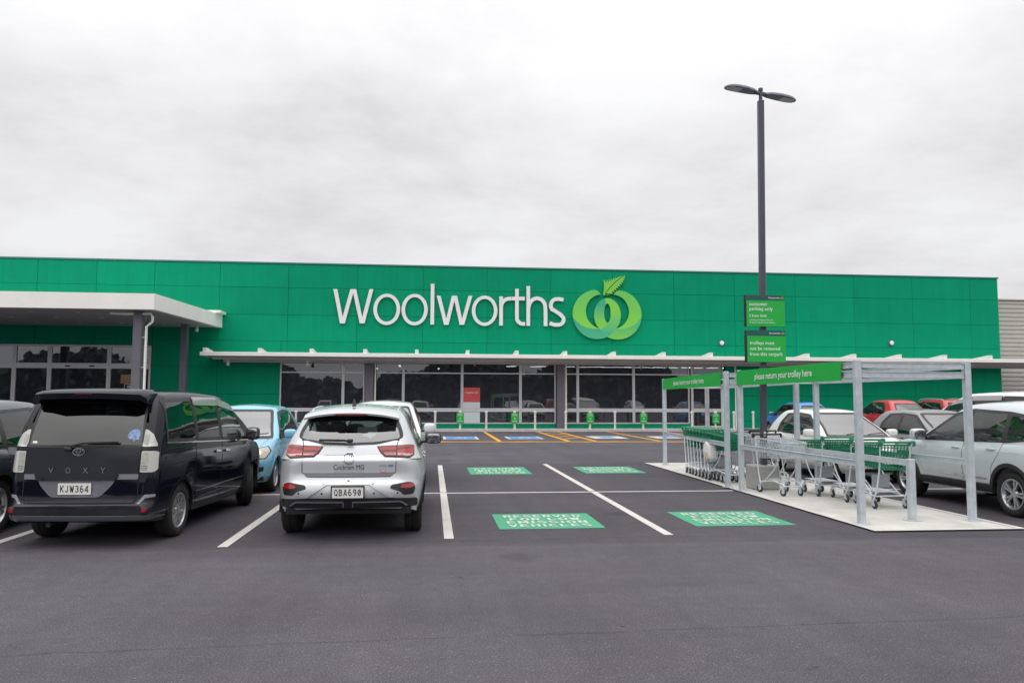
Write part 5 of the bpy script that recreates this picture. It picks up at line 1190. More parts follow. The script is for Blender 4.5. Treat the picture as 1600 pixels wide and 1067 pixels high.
c.patch('garnish', 'B', [(-.625, .755), (.625, .755), (.625, .812), (-.625, .812)], pmat('garnish_grey', (.14, .14, .165), .35, coat=.6), off=.0085, skirt=.004, parent=tg)
c.patch('plate_recess', 'B', [(-.23, .56), (.31, .56), (.44, .70), (.47, .775), (-.39, .775), (-.36, .70)], MATS['garnish_grey'], off=.010, rnd=.05, skirt=.006, parent=tg)
c.patch('garnish_handle', 'B', [(-.39, .745), (.47, .745), (.50, .812), (-.42, .812)], P_BLACK, off=.035, rnd=.015, skirt=.028, parent=tg)
c.patch('bumper_lip', 'B', [(-.80, .318), (.80, .318), (.78, .365), (-.78, .365)], pmat('bumper_lip_grey', (.085, .09, .11), .35, coat=.5), off=.016, rnd=.015, skirt=.02, res=.04)
c.plate('B', 0.04, .655, 'KJW364', off=.026)
for i, ch in enumerate('VOXY'):
    y = .325-.19*i; p, n = c.hit('B', y, .855); text_obj('model_lettering', ch, M_CHROME, c.root, lambda a, b, d, y=y, p=p: (p.x-.012-d, y-a, .855+b), fit=.055, fith=.06, extrude=.004)
# oval badge of three ellipses
p, n = c.hit('B', 0.04, 1.06)
e1, e1i = ellipse(0, 0, .068, .045, 40), ellipse(0, 0, .058, .035, 40); e2, e2i = ellipse(0, .004, .024, .038, 28), ellipse(0, .004, .016, .031, 28); e3, e3i = ellipse(0, .016, .05, .018, 32), ellipse(0, .016, .042, .011, 32)
P_, T_, _ = cdt([e1, e1i, e2, e2i, e3, e3i], lambda x, y: (pip(x, y, e1) & ~pip(x, y, e1i)) | ((pip(x, y, e2) & ~pip(x, y, e2i)) | (pip(x, y, e3) & ~pip(x, y, e3i))) & pip(x, y, e1))
vv, ff = slab(P_, T_, 0, .008, lambda a, b, d: (p.x-.012-d, .04-a, 1.06+b)); m = MB(); m.add(vv, ff); m.build('badge', M_CHROME, tg)
m = MB(); m.tube([(.09, .165, 1.09), (.08, .10, 1.13), (.10, -.01, 1.155), (.13, -.38, 1.165)], .011, 6); blob(m, (.09, .15, 1.09), (.02, .045, .024), .6); m.build('rear_wiper', M_TRIM, c.root, True)
# roof spoiler
m = MB(); prof = [(.17, 1.635), (.10, 1.640), (.08, 1.705), (.10, 1.722), (.30, 1.752), (.50, 1.765), (.48, 1.66)]
ys = [-.64, -.625, -.58, -.44, -.22, 0, .22, .44, .58, .625, .64]
rows = []
for y in ys:
    k = abs(y)/.64; dz = .030*(1-k**2)-.01-.07*max(0, k-.9)/.1; sh = .14*max(0, k-.75)/.25
    rows.append([(x+sh*(x < .25), y, z+dz*.6-(.0 if z > 1.66 else 0)) for x, z in prof])
b0 = 0; vs_ = [p_ for r_ in rows for p_ in r_]; n_ = len(prof); fs_ = [(i*n_+j, i*n_+(j+1) % n_, (i+1)*n_+(j+1) % n_, (i+1)*n_+j) for i in range(len(ys)-1) for j in range(n_)]+[tuple(range(n_))[::-1], tuple((len(ys)-1)*n_+j for j in range(n_))]
m.add(vs_, fs_); spo = m.build('roof_spoiler', P_BLACK, c.root, True, 45)
m = MB(); m.box(.078, .10, -.10, .10, 1.700, 1.712); m.build('brake_light', M_REDIN, spo)
c.patch('window_sticker', 'B', rounded([(-.45, 1.235), (-.48, 1.29), (-.535, 1.31), (-.58, 1.295), (-.595, 1.25), (-.58, 1.19), (-.55, 1.195), (-.53, 1.165), (-.51, 1.20), (-.48, 1.195)], .01, 3), pmat('sticker_blue', (.22, .32, .55), .5, noise=(40, .7)), off=.006, skirt=0, res=.02)
c.patch('window_sticker', 'B', [(.54, 1.15), (.59, 1.15), (.59, 1.175), (.54, 1.175)], M_SIGNWH, off=.006, skirt=0)
c.both('scuff_mark', [(1.4, .40), (2.0, .405), (2.35, .415), (2.3, .425), (1.9, .418), (1.5, .41)], pmat('scuff', (.12, .12, .12), .6, noise=(30, .6)), off=.004, skirt=0)
c.finish()
m = MB(); m.tube([(.20, .32, .27), (.07, .32, .26)], .028, 12); m.build('exhaust', M_RIMDK, c.root, True)
c.place(-3.90, 9.04, 3.9, 'black people carrier with clear tail lights and roof spoiler, plate KJW364', 'van')

# ------------------------------------------------------------------ hero silver crossover
MGS = dict(L=4.31, W=.888, zb=[(0, .40), (.5, .30), (3.4, .27), (4.31, .26)], zt=[(0, 1.00), (.5, 1.01), (1.5, .965), (2.7, .945), (3.1, .985), (3.7, .93), (4.31, .80)],
    XR=[(.38, .10), (.46, .04), (.56, .0), (.66, .015), (.72, .055), (.80, .07), (.93, .065), (.98, .10), (1.01, .14)], XF=[(.26, 4.16), (.4, 4.28), (.58, 4.31), (.70, 4.27), (.76, 4.19), (.82, 4.06)],
    sec=[(0, .93), (.12, .965), (.35, .99), (.6, 1.0), (.8, .985), (.92, .955), (1, .90)], plan=[(0, .875), (.35, .95), (.8, 1), (3.2, 1), (3.7, .985), (4.31, .88)], crown=[(0, .02), (3.2, .04), (4.31, .06)],
    rr=.30, rf=.40, br=.10, bf=.18, gb=[(0, .95), (4.31, .90)], gt=[(0, 1.42), (.5, 1.485), (1.4, 1.545), (2.1, 1.52), (2.6, 1.45)], gcrown=.055,
    gXR=[(0, .13), (.35, .20), (.7, .33), (1, .52)], gXF=[(0, 3.34), (.5, 2.88), (1, 2.26)], gw=[(0, .845), (.2, .80), (.6, .70), (.88, .625), (1, .56)], grr=.26, grf=.13, gbr=.08, gbf=.08,
    wheels=[(.83, .335), (3.42, .335)], Rw=.338, tw=.215, seats=[1.15, 2.1], rim='split', arch_mat=M_TRIM, arch_w=.035, arch_off=.008)
c = Car('parked_car', MGS, P_SILVER)
M_MIDG = glassmat('half_privacy_glass', (.34, .38, .39), 1.0, 2.5, 0.0, .0)
for vw in 'LR':
    c.glaze(vw, [[(.72, 1.10), (.98, 1.06), (1.06, 1.36), (.98, 1.34)], [(1.06, 1.055), (1.80, 1.02), (1.80, 1.435), (1.16, 1.40)], [(1.88, 1.015), (2.76, .995), (2.90, 1.015), (2.28, 1.375), (1.88, 1.44)]],
            [(.62, 1.09), (.98, 1.035), (3.03, .965), (2.97, 1.02), (2.32, 1.42), (1.84, 1.48), (1.12, 1.44), (.92, 1.375)], [M_MIDG, M_MIDG, M_CGLASS])
c.glaze('F', [[(-.70, 1.02), (.70, 1.02), (.52, 1.44), (-.52, 1.44)]], [(-.75, .99), (.75, .99), (.55, 1.48), (-.55, 1.48)], M_CGLASS, 'windscreen', .04)
c.glaze('B', [[(-.585, 1.185), (-.30, 1.145), (0, 1.135), (.30, 1.145), (.585, 1.185), (.565, 1.27), (.51, 1.375), (.28, 1.395), (-.28, 1.395), (-.51, 1.375), (-.565, 1.27)]],
        [(-.625, 1.19), (-.32, 1.118), (0, 1.108), (.32, 1.118), (.625, 1.19), (.61, 1.27), (.54, 1.43), (.3, 1.455), (-.3, 1.455), (-.54, 1.43), (-.61, 1.27)], M_MIDG, 'rear_window', .035)
c.door([(1.26, .42), (1.84, .42), (1.84, 1.01), (1.02, 1.035), (1.06, .84), (1.20, .64)], (1.18, .91)); c.door([(1.86, .42), (2.88, .42), (2.95, .60), (2.96, .965), (1.86, 1.005)], (2.02, .90))
c.both('sill_cladding', [(1.24, .30), (3.0, .30), (2.98, .41), (1.26, .41)], M_TRIM, off=.008, rnd=.02)
for sd in (-1, 1):
    xs = np.linspace(.85, 2.15, 12); m = MB(); m.tube([(xs[0]-.14, sd*.535, float(c.gt(xs[0]))-.02)]+[(x, sd*.535, float(c.gt(x))+.012) for x in xs]+[(xs[-1]+.14, sd*.535, float(c.gt(xs[-1]))-.03)], .011, 8); m.build('roof_rail', M_GALV, c.root, True)
for sd in (-1, 1):
    t1 = c.patch('tail_light', 'B', [(sd*.33, 1.088), (sd*.545, 1.095), (sd*.545, .985), (sd*.42, .985), (sd*.37, 1.03)], M_RED, off=.010, rnd=.01, res=.03)
    t2 = c.patch('tail_light', 'B', [(sd*.555, 1.10), (sd*.70, 1.105), (sd*.745, 1.09), (sd*.745, 1.0), (sd*.70, .968), (sd*.555, .982)], M_RED, off=.010, rnd=.015, res=.03)
    c.patch('lamp_surround', 'B', [(sd*.312, 1.097), (sd*.55, 1.106), (sd*.70, 1.112), (sd*.754, 1.10), (sd*.757, .99), (sd*.705, .953), (sd*.55, .966), (sd*.41, .972), (sd*.355, 1.025)], M_TRIM, off=.004, rnd=.012, res=.04)
    c.patch('reverse_lamp', 'B', [(sd*.43, .993), (sd*.54, .993), (sd*.54, 1.012), (sd*.41, 1.012)], M_CLEAR, off=.0125, skirt=.002, parent=t1); c.patch('reverse_lamp', 'B', [(sd*.56, .993), (sd*.70, .980), (sd*.74, 1.0), (sd*.56, 1.012)], M_CLEAR, off=.0125, skirt=.002, parent=t2)
    c.patch('light_bar', 'B', [(sd*.36, 1.045), (sd*.40, 1.030), (sd*.54, 1.030), (sd*.54, 1.052), (sd*.40, 1.055)], M_REDIN, off=.0125, skirt=.002, parent=t1); c.patch('light_bar', 'B', [(sd*.56, 1.055), (sd*.73, 1.070), (sd*.73, 1.085), (sd*.56, 1.078)], M_REDIN, off=.0125, skirt=.002, parent=t2)
    pod = c.patch('fog_pod', 'B', [(sd*.50, .655), (sd*.69, .68), (sd*.755, .665), (sd*.775, .60), (sd*.755, .535), (sd*.64, .535), (sd*.60, .575), (sd*.48, .615)], M_TRIM, off=.005, rnd=.02, res=.04)
    c.patch('fog_light', 'B', [(sd*.60, .618), (sd*.62, .655), (sd*.75, .665), (sd*.76, .625), (sd*.70, .610)], M_RED, off=.012, rnd=.012, parent=pod, res=.03)
    c.patch('bumper_fin', 'B', [(sd*.245, .655), (sd*.30, .655), (sd*.52, .515), (sd*.47, .515)], P_SILVER, off=.022, rnd=.01, skirt=.03)
    c.patch('exhaust_trim', 'B', [(sd*.05, .455), (sd*.60, .455), (sd*.68, .395), (sd*.70, .405), (sd*.615, .470), (sd*.05, .470)], M_CHROME, off=.014, rnd=.004, skirt=.012, res=.04)
    c.patch('exhaust_trim', 'B', [(sd*.048, .40), (sd*.06, .40), (sd*.06, .455), (sd*.048, .455)], M_CHROME, off=.014, skirt=.012)
    p, n = c.hit('B', sd*.57, .56); 
c.patch('rear_valance', 'B', [(-.80, .385), (.80, .385), (.80, .485), (.5, .505), (-.5, .505), (-.80, .485)], M_TRIM, off=.006, rnd=.03, res=.05)
c.seam('B', [(-.57, 1.185), (-.55, 1.10), (-.545, .80), (-.48, .745), (.48, .745), (.545, .80), (.55, 1.10), (.57, 1.185)], .008, off=.002)
c.patch('tailgate_lip_shade', 'B', [(-.50, .75), (.50, .75), (.535, .795), (-.535, .795)], pmat('silver_shadow', (.20, .21, .23), .35, .5, coat=.6), off=.003, skirt=.004)  # darker silver strip paints in the shade along the tailgate's lower edge
c.patch('bumper_crease', 'B', [(-.26, .655), (.26, .655), (.30, .675), (-.30, .675)], P_SILVER, off=.018, rnd=.008, skirt=.022)
c.plate('B', 0.0, .575, 'QBA690', frame=True, off=.014)
text_obj('dealer_lettering', 'Cockram MG', M_INK, c.root, lambda a, b, d: (c.hit('B', -a, .862+b)[0].x-.0035, -a, .862+b), fit=.355, fith=.055)
for z in (.825, .803): text_obj('web_lettering', 'www.cockrammotors.co.nz' if z < .82 else 'Sales and Service 03 366 0629', pmat('grey_ink', (.3, .3, .32), .5), c.root, lambda a, b, d, z=z: (c.hit('B', -a, z+b)[0].x-.003, -a, z+b), fit=.35, fith=.012)
text_obj('trim_lettering', 'ESSENCE', M_CHROME, c.root, lambda a, b, d: (c.hit('B', -.40-a, .875+b)[0].x-.004, -.40-a, .875+b), fit=.09, fith=.016)
c.patch('trim_badge', 'B', [(-.455, .865), (-.51, .865), (-.52, .885), (-.46, .885)], pmat('badge_blue', (.08, .2, .42), .3), off=.005, skirt=.003)
c.patch('sticker', 'B', [(-.365, .80), (-.43, .80), (-.43, .83), (-.365, .83)], pmat('sticker_red', (.55, .12, .13), .5), off=.003, skirt=0)
c.patch('sticker_field', 'B', [(-.372, .806), (-.423, .806), (-.423, .824), (-.372, .824)], pmat('sticker_pale', (.62, .5, .5), .5), off=.0045, skirt=0)
# octagonal badge
p, n = c.hit('B', 0, .965); oc = [(.073*math.cos(R(22.5+45*i)), .073*math.sin(R(22.5+45*i))) for i in range(8)]; oi = [(a*.86, b*.86) for a, b in oc]
P_, T_, _ = cdt([oc, oi], lambda x, y: pip(x, y, oc) & ~pip(x, y, oi)); vv, ff = slab(P_, T_, -.004, .010, lambda a, b, d: (c.hit('B', -a, .965+b)[0].x-.002-d, -a, .965+b)); m = MB(); m.add(vv, ff); bd = m.build('badge', M_CHROME, c.root)
P_, T_, _ = cdt([oi], lambda x, y: pip(x, y, oi)); mobj('badge_field', [(c.hit('B', -a, .965+b)[0].x-.006, -a, .965+b) for a, b in P_], T_, pmat('badge_grey', (.10, .105, .115), .4, .4), bd)
block_text('badge_lettering', 'MG', M_CHROME, bd, lambda a, b, d: (c.hit('B', -a, .965+b)[0].x-.011, -a, .965+b), .092, .062, .13, .12)
# spoiler, aerial, wiper
m = MB(); ys = np.linspace(-.57, .57, 15); prof = [(.30, 1.475), (.225, 1.452), (.215, 1.475), (.30, 1.512), (.60, 1.54), (.60, 1.48)]; rows = []
for y in ys:
    k = abs(y)/.57; rows += [(x+.10*k**3, y, z+.045*(1-k**2)-.028-.02*k**4) for x, z in prof]
n_ = len(prof); m.add(rows, [(i*n_+j, i*n_+(j+1) % n_, (i+1)*n_+(j+1) % n_, (i+1)*n_+j) for i in range(len(ys)-1) for j in range(n_)]+[tuple(range(n_))[::-1], tuple((len(ys)-1)*n_+j for j in range(n_))])
spo = m.build('roof_spoiler', P_SILVER, c.root, True, 50)
m = MB(); m.prism([(-.16, 1.457), (.16, 1.457), (.20, 1.476), (-.20, 1.476)], .208, .23, lambda a, b, h: (h+.0, a, b)); m.build('brake_light', M_REDIN, spo)
m = MB(); m.prism([(.52, 1.565), (.68, 1.585), (.60, 1.65), (.555, 1.665)], -.022, .022, lambda a, b, h: (a, h*(1 if b < 1.6 else .25), b)); m.build('aerial_fin', M_TRIM, c.root)
m = MB(); m.tube([(.12, -.02, 1.165), (.14, .15, 1.165), (.15, .36, 1.17)], .010, 6); blob(m, (.12, .0, 1.165), (.03, .04, .022), .6); m.tube([(.155, .05, 1.172), (.165, .36, 1.178)], .008, 6); m.build('rear_wiper', M_TRIM, c.root, True)
m = MB(); m.box(.42, .425, -.06, -.30, 1.24, 1.32); m.build('rear_notice', M_SIGNWH, c.root)
c.mirrors(2.88, 1.02, M_TRIM, size=(.075, .125, .085), out=.12)
for y in (.57, .30, -.30, -.57, 0):
    z = .56 if y else .70; p, n = c.hit('B', y, z); m = MB(); m.lathe([(0, -.003), (.011, -.003), (.012, .004)], 12, 'x', (p.x, y, z)); m.build('parking_sensor', M_GAP, c.root)
for sd in (-1, 1): c.patch('head_light', 'F', [(sd*.42, .74), (sd*.60, .82), (sd*.80, .88), (sd*.80, .80), (sd*.6, .72)], M_HEAD, off=.008, rnd=.02)
c.patch('grille', 'F', [(-.5, .48), (.5, .48), (.44, .70), (-.44, .70)], M_TRIM, off=.004, rnd=.06)
c.finish()
c.place(-0.965, 9.22, 0.0, 'silver crossover with black rear wiper and dealer lettering, plate QBA690', 'car')

# ------------------------------------------------------------------ the other cars
c = suv('parked_car', P_WSILV, (.925, .99, .985), rear_glass=M_CGLASS); c.place(9.19, 9.56, 0.3, 'pale silver SUV parked right of the trolley bay, side on', 'car')
c = hatch('parked_car', P_WHITE, rim='split'); c.place(9.0, 18.6, 180, 'white hatchback facing us behind the trolley bay', 'car')
c = hatch('parked_car', P_LBLUE, (.95, 1.0, 1.04), rim='cover', rear_glass=M_CGLASS, head=M_AMBER); c.place(-3.60, 17.55, 180, 'pale blue hatchback facing us between the black van and silver crossover', 'car')
c = suv('parked_car', P_WHITE2, (.94, .93, .97)); c.place(-1.0, 18.6, 180, 'white car almost hidden behind the silver crossover', 'car')
c = hatch('parked_car', P_GREY, (.98, 1, .99), rim='six'); c.place(11.75, 18.9, 180, 'grey hatchback facing us beside the white hatchback', 'car')
c = van('parked_van', P_WHITE, (1.06, 1.1, 1.07), fine=False); c.finish(); c.place(13.45, 14.6, 0, 'tall white van behind the pale silver SUV at the right edge', 'van')
c = hatch('parked_car', P_BLUE, (1.0, 1.0, 1.09), fine=False); c.place(17.2, 33.0, 0, 'bright blue hatchback by the green wall behind the white hatchback', 'car')
c = hatch('parked_car', P_RED, (1.06, 1.10, 1.17), fine=False, rear_glass=M_MIDG); c.place(21.5, 32.6, 0, 'red hatchback crossover by the green wall, left of the red SUV', 'car')
c = suv('parked_car', P_RED2, (1.04, 1.0, 1.06), fine=False, rails=True); c.place(24.6, 33.4, 0, 'red SUV with silver roof rails by the green wall', 'car')
c = suv('parked_car', P_DGREEN, (1.0, .96, .98), fine=False); c.place(-6.08, 9.15, 0, 'dark green SUV cut off by the left edge beside the black van', 'car')

# a row behind the viewpoint: only its mirror image shows, in the shop glass
src = [o for o in bpy.data.objects if o.parent is None and o.name.startswith('parked_car') and 'label' in o]
pick = {o['label'][:14]: o for o in src}
for i, (x, key, hd) in enumerate(((-12.5, 'pale silver SU', 180), (-6.5, 'white hatchbac', 0), (-1.0, 'silver crossov', 180), (4.0, 'grey hatchback', 0), (9.5, 'pale silver SU', 0), (14.5, 'red SUV with s', 180), (19.5, 'white hatchbac', 180), (25.0, 'white car almo', 0), (31.0, 'grey hatchback', 180))):
    k = pick[key]; t = copy_tree(k, None, (x, -9.0+(-2.2 if hd == 0 else 2.2), 0), R(90-hd)); nm = ['pale silver SUV', 'white hatchback', 'silver crossover', 'grey hatchback', 'pale silver SUV', 'red SUV', 'white hatchback', 'white SUV', 'grey hatchback'][i]
    tag(t, nm+' behind the viewpoint, %s from the left, mirrored in the shop glass' % ['first', 'second', 'third', 'fourth', 'fifth', 'sixth', 'seventh', 'eighth', 'ninth'][i], 'car', 'cars mirrored in the shop glass')
# ------------------------------------------------------------------ trolley shelters
def bar(mb, p, q, w, h, c=.004):
    """rectangular bar from p to q, w across (horizontal), h high"""
    p, q = Vector(p), Vector(q); d = (q-p).normalized(); up = Vector((0, 0, 1))
    if abs(d.z) > .95: up = Vector((0, 1, 0))
    s_ = d.cross(up).normalized()*w/2; u = s_.cross(d).normalized()*h/2
    v = [p-s_-u, p+s_-u, p+s_+u, p-s_+u, q-s_-u, q+s_-u, q+s_+u, q-s_+u]
    mb.add(v, [(0, 3, 2, 1), (4, 5, 6, 7), (0, 1, 5, 4), (1, 2, 6, 5), (2, 3, 7, 6), (3, 0, 4, 7)])
def shelter(lab, lf, ln, rf, rn, ztop, banner, text_w):
    """corner posts: left far, left near, right far, right near"""
    o = empty('trolley_shelter', (ln[0], ln[1], .018)); tag(o, lab, 'trolley shelter', 'trolley shelters on the pad'); bx, by = ln
    r = lambda p, z: (p[0]-bx, p[1]-by, z)
    for p in (lf, ln, rf, rn):
        m = MB(); x, y, _ = r(p, 0); m.box(x-.044, x+.044, y-.044, y+.044, 0, ztop, .007)
        po = m.build('post', M_GALV, o)
        m = MB(); m.box(x-.085, x+.085, y-.085, y+.085, 0.0005, .012, .003); pl_ = m.build('base_plate', M_GALV, po)
        for sx in (-1, 1):
            m = MB(); m.lathe([(.012, .012), (.012, .028), (.006, .029), (.006, .036), (0, .036)], 8, 'z', (x+sx*.065, y-.065, 0)); m.build('bolt', M_GALV, po)
    for a, b in ((lf, ln), (rf, rn), (lf, rf), (ln, rn)):
        A, B = Vector((*a, 0)), Vector((*b, 0)); d = (B-A).normalized()*.056; A, B = A+d, B-d
        for z in (ztop-.07, ztop-.20):
            m = MB(); bar(m, r(A, z), r(B, z), .045, .075); s_ = d.normalized().cross(Vector((0, 0, 1)))*.026
            for k in (-.036, .036): 
                for sg in (-1, 1): bar(m, r(A+s_*sg, z+k), r(B+s_*sg, z+k), .012, .014)
            m.build('top_rail', M_GALV, o)
    for a, b in ((lf, ln), (rf, rn)):
        A, B = Vector((*a, 0)), Vector((*b, 0)); d = (B-A).normalized()*.056; m = MB(); bar(m, r(A+d, .80), r(B-d, .80), .04, .075); s_ = d.normalized().cross(Vector((0, 0, 1)))*.024
        for k in (-.034, .034):
            for sg in (-1, 1): bar(m, r(A+d+s_*sg, .80+k), r(B-d+s_*sg, .80+k), .012, .012)
        m.build('guard_rail', M_GALV, o)
    # banner on the outer left side
    A, B = Vector((*lf, 0)), Vector((*ln, 0)); d = (B-A).normalized(); n_ = Vector((d.y, -d.x, 0)); n_ = n_ if n_.x < 0 else -n_
    s0, s1 = banner; C = A+d*(s0+s1)/2+n_*.072; hw = (s1-s0)/2; zc = ztop-.145
    m = MB(); P0, P1 = C-d*hw, C+d*hw; v = [r(P0, zc-.135), r(P1, zc-.135), r(P1, zc+.135), r(P0, zc+.135)]; q = n_*-.012; v += [(a+q.x, b+q.y, z) for a, b, z in v]
    m.add(v, [(0, 1, 2, 3), (7, 6, 5, 4), (0, 4, 5, 1), (1, 5, 6, 2), (2, 6, 7, 3), (3, 7, 4, 0)]); bn = m.build('banner', M_BRIGHT, o)
    text_obj('lettering', 'please return your trolley here', M_SIGNWH, bn, lambda a, b, c: (C.x-bx+d.x*a+n_.x*.004, C.y-by+d.y*a+n_.y*.004, zc+b-.01), fit=text_w, fith=.14, bold=.008)
    return o
s_far = shelter('far galvanised trolley shelter with green return banner over a nested trolley line', (5.98, 19.45), (5.62, 14.30), (7.55, 19.45), (7.02, 14.30), 2.20, (.15, 5.02), 2.6)
s_near = shelter('near galvanised trolley shelter with large green return banner', (5.66, 13.74), (5.75, 9.93), (7.13, 13.74), (7.43, 10.05), 2.20, (.02, 3.52), 1.95)
m = MB(); m.box(.86-.045, .86+.045, .165, .255, 0, .84, .006); mp_ = m.build('centre_post', M_GALV, s_near)
m = MB(); m.box(.86-.085, .86+.085, .125, .295, .0005, .012, .003); m.build('base_plate', M_GALV, mp_)
m = MB(); bar(m, (.86, .26, .785), (.74, 3.75, .785), .045, .085); m.build('centre_rail', M_GALV, s_near)

# ------------------------------------------------------------------ lamp post with signs
M_POLE = pmat('pole_charcoal', (0.065, 0.065, 0.095), 0.4, noise=(3, .1))
lp = empty('lamp_post', (6.20, 14.0, 0)); lp.rotation_euler = (0, R(.75), 0); tag(lp, 'tall charcoal twin headed lamp post rising from the trolley bay', 'lamp post')
m = MB(); m.box(-.27, .21, -.22, .22, .019, .46, .02); m.build('concrete_plinth', M_CONC2, lp)
m = MB(); m.box(-.053, .053, -.053, .053, .46, 7.48, .010); m.build('pole', M_POLE, lp)
m = MB(); m.lathe([(.034, 7.48), (.034, 7.66), (.045, 7.67), (.045, 7.72), (0, 7.74)], 14, 'z'); m.build('spigot', M_POLE, lp, True)
for sd in (-1, 1):
    h = empty('lamp_head', (0, 0, 7.62), parent=lp); h.rotation_euler = (0, R(2 if sd > 0 else -2), R(13)+(0 if sd > 0 else math.pi))
    out_ = [(.08, .05), (.16, .09), (.34, .115), (.52, .115), (.62, .10), (.69, .06), (.71, 0)]; ol = out_+[(x, -y) for x, y in out_[-2::-1]]
    ol = [(x*1.14, y*1.1) for x, y in ol]; m = MB(); n_ = len(ol); top = []
    cx = .42
    for k, (sc_, z) in enumerate(((1, -.01), (1, .012), (.90, .038), (.62, .056), (.25, .062))): top += [((x-cx)*sc_+cx, y*sc_, z-.015*((x-.4)/.4)**2) for x, y in ol]
    m.add(top, [(k*n_+i, k*n_+(i+1) % n_, (k+1)*n_+(i+1) % n_, (k+1)*n_+i) for k in range(4) for i in range(n_)]+[tuple(4*n_+i for i in range(n_)), tuple(range(n_))[::-1]]); m.build('housing', pmat('lamp_housing', (.17, .18, .23), .4), h, True, 40)
    m = MB(); m.box(.02, .14, -.035, .035, -.03, .03, .008); m.build('knuckle', M_POLE, h)
    m = MB(); m.prism(rounded([(.46, -.092), (.70, -.092), (.78, -.03), (.78, .03), (.70, .092), (.46, .092)], .02, 3), -.0195, -.026); m.build('lens', pmat('lamp_lens', (.50, .50, .52), .3), h)
m = MB(); m.box(-.02, .02, -.057, -.0535, 1.0, 1.08); m.build('pole_sticker', M_SIGNWH, lp)
def pole_sign(z0, z1, lines, lab):
    o = empty('parking_sign', (6.24, 13.90, z0)); tag(o, lab, 'sign', 'green signs on the lamp post'); h = z1-z0; w = .39
    m = MB(); m.box(-w-.01, w, -.02, .025, 0, h, .003); m.build('board', pmat('sign_edge', (.012, .014, .013), .5), o)
    m = MB(); m.box(-w+.025, w-.002, -.026, -.0205, .003, h-.105); m.build('green_field', M_BRIGHT, o)
    m = MB(); m.box(-w+.002, w-.002, -.026, -.0205, h-.104, h-.003); hd = m.build('header', M_SIGNDK, o)
    text_obj('header_lettering', 'Woolworths', M_SIGNWH, hd, lambda a, b, c: (.175+a, -.0285, h-.052+b), fit=.22, bold=.01)
    e1, e2 = ellipse(-.014, 0, .021, .021, 20), ellipse(.014, 0, .021, .021, 20); i1, i2 = ellipse(-.012, 0, .012, .012, 16), ellipse(.012, 0, .012, .012, 16); lf_ = [(0, .02), (.02, .042), (.006, .045)]
    poly_obj('small_emblem', [e1, e2, i1, i2, lf_], lambda x, y: (pip(x, y, e1) & ~pip(x, y, i1)) | (pip(x, y, e2) & ~pip(x, y, i2)) | pip(x, y, lf_), M_LIME, hd, lambda a, b, d: (.335+a, -.0285, h-.056+b), flatmesh=True)
    for txt, zz, hh in lines:
        vs_, fs_ = text_mesh(txt, size=hh*1.38, bold=hh*.006, align='LEFT'); A = np.array(vs_); 
        mobj('lettering', [(-w+.075+a, -.0285, zz+b) for a, b, c in A], fs_, M_SIGNWH, o)
pole_sign(3.05, 3.65, [('customer', .425, .068), ('parking only', .335, .068), ('2 hour limit', .205, .052), ('vehicles exceeding this limit will', .125, .026), ('be towed away at owners expense', .078, .026)], 'upper green customer parking only sign on the lamp post')
pole_sign(2.38, 2.98, [('trolleys must', .36, .066), ('not be removed', .255, .066), ('from this carpark', .15, .066)], 'lower green trolleys must not be removed sign on lamp post')

